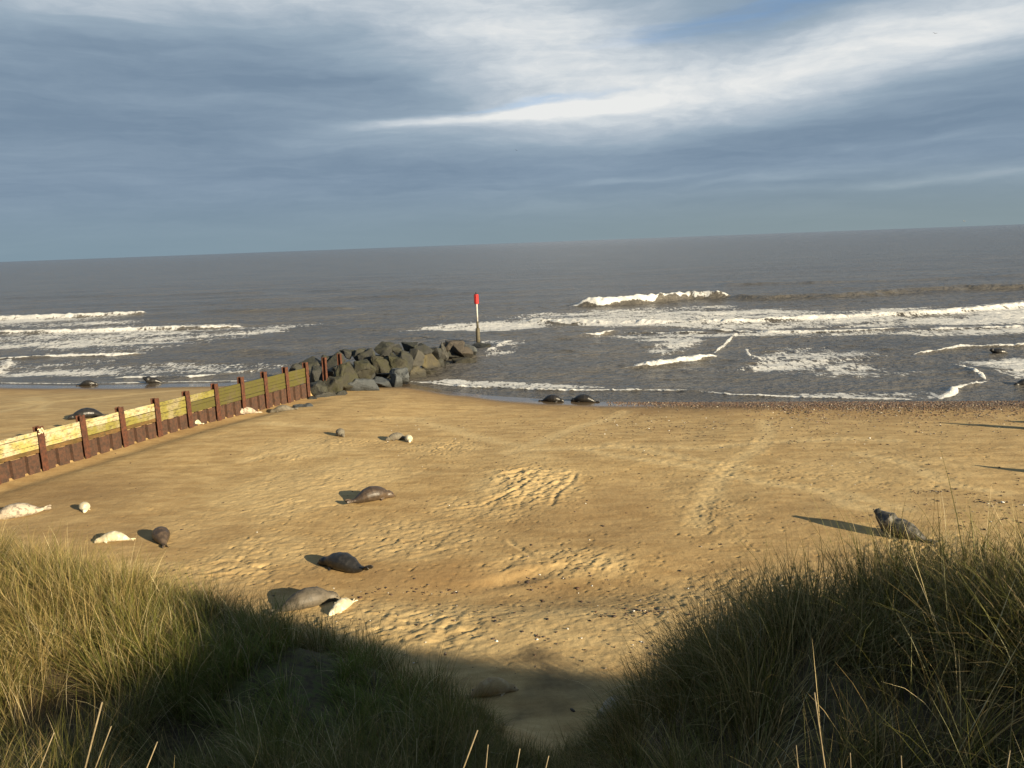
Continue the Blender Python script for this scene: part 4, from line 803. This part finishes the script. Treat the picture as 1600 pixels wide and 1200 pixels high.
# ---------------- marram grass ----------------
def blades(root, phi, th0, kap, L, w0, col, tipcol, nseg=5, drift=None):
    """arched tapering ribbons; root (n,3), phi lean compass, th0 lean at the base, kap bending, L length"""
    n = len(root); t = np.linspace(0, 1, nseg + 1); p = [root]; th = []
    for k in range(nseg):
        a = np.clip(th0 + kap * ((t[k] + t[k + 1]) / 2) ** 1.6, 0, 2.3); th.append(a); ph = phi if drift is None else phi + drift * t[k]
        st = (L / nseg)[:, None] * np.stack([np.sin(a) * np.cos(ph), np.sin(a) * np.sin(ph), np.cos(a)], 1); p.append(p[-1] + st)
    p = np.stack(p, 1); tw = phi + math.pi / 2 + rng.uniform(-.9, .9, n); sd = np.stack([np.cos(tw), np.sin(tw), np.zeros(n)], 1)
    wt = np.array([.75, 1, .95, .8, .5, .06])[:nseg + 1] if nseg == 5 else np.interp(t, [0, .3, .7, 1], [.8, 1, .75, .06])
    off = sd[:, None, :] * (w0[:, None] * wt[None])[..., None] * .5
    v = np.stack([p - off, p + off], 2).reshape(n, -1, 3)
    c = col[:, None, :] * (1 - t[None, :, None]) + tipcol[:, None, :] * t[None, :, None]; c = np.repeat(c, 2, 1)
    k = np.arange(nseg); q = np.stack([2 * k, 2 * k + 1, 2 * k + 3, 2 * k + 2], 1)
    f = (q[None] + (np.arange(n) * 2 * (nseg + 1))[:, None, None]).reshape(-1, 4)
    return v.reshape(-1, 3), f, c.reshape(-1, 3)
m, g, out = newmat('marram_blades'); cc = g.attr('tint').outputs['Color']
df = princ(g, None, cc, .55, None, .35); tr = g.n('ShaderNodeBsdfTranslucent', ins={'Color': cc}); ms = g.n('ShaderNodeMixShader', ins={0: .28}); g.t.links.new(df.outputs[0], ms.inputs[1]); g.t.links.new(tr.outputs[0], ms.inputs[2]); g.t.links.new(ms.outputs[0], out.inputs[0]); M_grass = m
def field(name, label, xa, xb, ya, yb, ntus, per, accept, straw, lmul=1., wind=(math.pi, .25)):
    V, Fc, Cc = [], [], []; base = 0
    cx = rng.uniform(xa, xb, ntus * 3); cy = rng.uniform(ya, yb, ntus * 3); k = accept(cx, cy) > rng.random(ntus * 3); cx = cx[k][:ntus]; cy = cy[k][:ntus]; nt = len(cx)
    vis = np.hypot(cx, cy); siz = rng.uniform(.55, 1.35, nt) * (1 - .3 * np.exp(-((cx + 2.9) ** 2 + (cy - 9.7) ** 2) / 2.5) * 1.8)
    cnt = (per * siz ** 1.3 * rng.uniform(.6, 1.4, nt)).astype(int); id_ = np.repeat(np.arange(nt), cnt); n = len(id_)
    r = np.abs(rng.normal(0, .10, n)) * siz[id_]; a = rng.uniform(0, 2 * math.pi, n); rx = cx[id_] + r * np.cos(a); ry = cy[id_] + r * np.sin(a); rz = ground(rx, ry) - .02
    tl = rng.uniform(0, 2 * math.pi, nt)[id_]; ts = rng.uniform(0, .75, nt)[id_]
    wx = np.cos(a) * (.25 + r * 1.6) + ts * np.cos(tl) + wind[1] * math.cos(wind[0]) + rng.normal(0, .13, n); wy = np.sin(a) * (.25 + r * 1.6) + ts * np.sin(tl) + wind[1] * math.sin(wind[0]) + rng.normal(0, .13, n)
    phi = np.arctan2(wy, wx); th0 = np.clip(np.hypot(wx, wy) * .75, 0, 1.2); kap = np.abs(rng.normal(.75, .5, n)) + (rng.random(n) < .15) * .9
    lo = 1 - .55 * np.exp(-(((cx - .3) / 1.3) ** 2)) * sstep(2.4, 4, cy); L = (.40 + .58 * rng.beta(2.0, 2, n)) * (siz * lo)[id_] * lmul * (1 + .35 * (rng.random(n) < .05))
    w0 = rng.uniform(.0038, .0078, n); dead = rng.random(n) < np.clip(straw(cx, cy)[id_] + rng.normal(0, .12, nt)[id_], .05, .9); bright = rng.random(n) < .035 * (1 - np.exp(-(((cx - .3) / 1.6) ** 2)))[id_]
    g1 = np.array([.022, .032, .008]); g2 = np.array([.10, .105, .022]); s1 = np.array([.19, .135, .05]); s2 = np.array([.42, .32, .125]); u = rng.random((n, 1)); ug = (rng.random(nt)[id_] * .5)[:, None] + .5 * u; mg_ = np.exp(-((cx + 2.9) ** 2 + (cy - 9.7) ** 2) / 2.5)[id_][:, None]; g1 = g1 * (1 - mg_) + np.array([.045, .085, .01]) * mg_; g2 = g2 * (1 - mg_) + np.array([.11, .17, .02]) * mg_; dead = dead & (rng.random(n) > mg_[:, 0] * .8)
    col = np.where(dead[:, None], s1 + (s2 - s1) * u, g1 + (g2 - g1) * ug); col = np.where(bright[:, None], np.array([.48, .40, .22]), col)
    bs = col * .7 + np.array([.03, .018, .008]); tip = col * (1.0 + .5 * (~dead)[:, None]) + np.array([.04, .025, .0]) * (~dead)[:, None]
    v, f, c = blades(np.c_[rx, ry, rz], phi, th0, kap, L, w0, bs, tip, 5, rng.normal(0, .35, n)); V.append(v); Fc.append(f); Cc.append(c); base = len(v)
    # matted dead thatch between the tufts
    n = nt * 12; tx = rng.uniform(xa, xb, n); ty = rng.uniform(ya, yb, n); k = accept(tx, ty) > rng.random(n); tx = tx[k]; ty = ty[k]; n = len(tx)
    u = rng.random((n, 1)); col = np.array([.03, .02, .011]) + (np.array([.14, .10, .05]) - np.array([.03, .02, .011])) * u ** 1.5; mo = np.exp(-((tx + 2.9) ** 2 + (ty - 9.7) ** 2) / 2.2)[:, None] > rng.random((n, 1)) * 1.1
    col = np.where(mo, np.array([.05, .085, .015]) + u * np.array([.05, .06, .01]), col)
    v, f, c = blades(np.c_[tx, ty, ground(tx, ty) - .01], rng.uniform(0, 6.28, n), rng.uniform(.5, 1.35, n), rng.uniform(0, .5, n), rng.uniform(.12, .38, n), rng.uniform(.003, .006, n), col, col * 1.2, 3); V.append(v); Fc.append(f + base); Cc.append(c)
    me = npmesh(name, np.concatenate(V), np.concatenate(Fc), True, {'tint': np.concatenate(Cc)}); print(name, nt, len(me.polygons))
    return tag(link(name, me, M_grass), label, 'grass', kind='stuff')
def acc(x, y):
    d = dune(x, y) - beach(x, y) + .25 * fbm(x, y, 1.0, 3, 97); a = sstep(.05, .5, d); gl = np.exp(-(((x - .5) / 1.15) ** 2 + ((y - 11.3) / 1.75) ** 2)); a = a * (1 - sstep(.35, .65, gl))
    a = np.maximum(a * (1 - .4 * np.exp(-(((x + 3.1) / .8) ** 2 + ((y - 9.6) / .9) ** 2))), 0)
    v = np.abs(x) < .70 * y + 2.2; return a * np.where(v, 1, .25) * (.3 + .7 * sstep(-.2, .2, fbm(x, y, 1.7, 2, 99))) * np.where(y < 3.2, .5, 1)
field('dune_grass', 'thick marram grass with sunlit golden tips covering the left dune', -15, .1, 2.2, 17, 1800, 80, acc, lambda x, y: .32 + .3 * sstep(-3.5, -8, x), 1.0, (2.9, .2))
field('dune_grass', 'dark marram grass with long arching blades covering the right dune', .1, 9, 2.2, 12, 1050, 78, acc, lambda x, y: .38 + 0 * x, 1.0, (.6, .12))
field('dune_grass', 'unseen marram grass added on the dune right of the camera to fray its shadow edge', 4.2, 14, -3, 2.6, 420, 90, lambda x, y: np.where(x > .75 * y + 3.6, .9, 0.), lambda x, y: .3 + 0 * x, 1.1, (.6, .12))  # out-of-view grass, added so the ridge casts a streaky shadow edge
# tall flower stems and long dry blades standing above the right dune
n = 900; x = rng.uniform(1.6, 8, n); y = rng.uniform(4.2, 8.2, n); k = (acc(x, y) > .2) & (y > 4.9); x = x[k]; y = y[k]; n = len(x); u = rng.random((n, 1))
col = np.where(rng.random((n, 1)) < .6, np.array([.38, .30, .13]) * (.7 + .5 * u), np.array([.13, .13, .035]) * (.7 + .6 * u))
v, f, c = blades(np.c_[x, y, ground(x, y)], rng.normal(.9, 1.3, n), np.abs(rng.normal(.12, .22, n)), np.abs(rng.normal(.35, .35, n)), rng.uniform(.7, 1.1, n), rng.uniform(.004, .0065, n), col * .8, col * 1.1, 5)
me = npmesh('long_grass_blades', v, f, True, {'tint': c}); tag(link('long_grass_blades', me, M_grass), 'long pale grass blades rising above the right dune in the sun', 'grass', kind='stuff')

n = 2600; x = rng.uniform(-9, 7, n); y = rng.uniform(2.6, 12, n); k = acc(x, y) * (np.abs(x - .3) > .9) > rng.random(n); x = x[k]; y = y[k]; n = len(x); u = rng.random((n, 1))
col = np.where(rng.random((n, 1)) < .7, np.array([.42, .36, .22]) * (.55 + .6 * u), np.array([.16, .17, .05]) * (.6 + .6 * u))
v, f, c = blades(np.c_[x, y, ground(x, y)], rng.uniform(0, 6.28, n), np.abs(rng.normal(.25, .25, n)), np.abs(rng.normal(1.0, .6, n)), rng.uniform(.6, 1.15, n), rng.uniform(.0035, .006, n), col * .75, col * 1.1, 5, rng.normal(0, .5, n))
me = npmesh('arching_grass_blades', v, f, True, {'tint': c}); tag(link('arching_grass_blades', me, M_grass), 'pale arching dead blades scattered through both tufted dunes', 'grass', kind='stuff')

# ---------------- cut reed stems close to the camera ----------------
M_stem = plain('dry_stem', (.13, .10, .055), (.25, .195, .11), .7, 20)
ST = [((-2.17, 2.3, 6.7), (-1.38, 2.3, 8.07), 'tallest pale dry stem at the bottom left, leaning right'), ((-2.56, 2.4, 6.6), (-1.62, 2.4, 7.9), 'leftmost short dry stem at the bottom left corner'), ((-2.37, 2.5, 6.6), (-1.48, 2.5, 7.85), 'short dry stem just left of the tallest pale stem'),
      ((-2.18, 2.4, 6.7), (-1.27, 2.4, 7.85), 'slanting dry stem to the right of the tallest pale stem'), ((-.93, 2.5, 6.7), (-.17, 2.5, 7.78), 'pale dry stem slanting right at the bottom centre'), ((-.39, 2.6, 6.7), (-.14, 2.6, 7.65), 'thin dry stem standing nearly upright at the bottom centre'),
      ((-.39, 2.5, 6.8), (-.02, 2.5, 7.7), 'dry stem below the sandy gully, leaning right'), ((-.37, 2.4, 6.8), (.08, 2.4, 7.74), 'shortest dry stem below the sandy gully'), ((1.32, 2.5, 6.9), (1.04, 2.5, 7.88), 'thick pale stem leaning left in the dark grass at the right'),
      ((1.19, 2.6, 6.8), (1.02, 2.6, 7.6), 'faint stem left of the thick pale leaning one'), ((1.45, 2.4, 7.0), (1.31, 2.4, 7.69), 'short stub right of the thick pale leaning stem'), ((1.52, 2.3, 7.0), (1.62, 2.3, 7.77), 'pale upright stem at the bottom right corner'), ((1.41, 2.8, 6.7), (1.32, 2.8, 7.41), 'small stub between the thick leaning stem and the corner')]
for i, (a, b, lb) in enumerate(ST):
    a = Vector(a); b = Vector(b); a.z = groundz(a.x, a.y) - .02; bm = bmesh.new(); T = (b - a).normalized(); s1 = T.orthogonal().normalized(); s2 = T.cross(s1); nr = 14; rs = []; R0 = .005 if i in (0, 4, 8) else .0034
    for k in range(nr + 1):
        t = k / nr; c_ = a.lerp(b, t) + s1 * .035 * math.sin(t * 2.8 + i) * (1 - t); rr = R0 * (1 - .45 * t) * (1.22 if k in (5, 10) else 1); rs.append([bm.verts.new(c_ + (s1 * math.cos(q * math.pi / 4) + s2 * math.sin(q * math.pi / 4)) * rr) for q in range(8)])
    for u_, w_ in zip(rs[:-1], rs[1:]):
        for q in range(8): bm.faces.new([u_[q], u_[(q + 1) % 8], w_[(q + 1) % 8], w_[q]])
    bm.faces.new(rs[0][::-1]); bm.faces.new(rs[-1]); tag(bmobj('dry_stem', bm, M_stem, None, True), lb, 'dry stem', 'cut dry stems along the bottom edge')
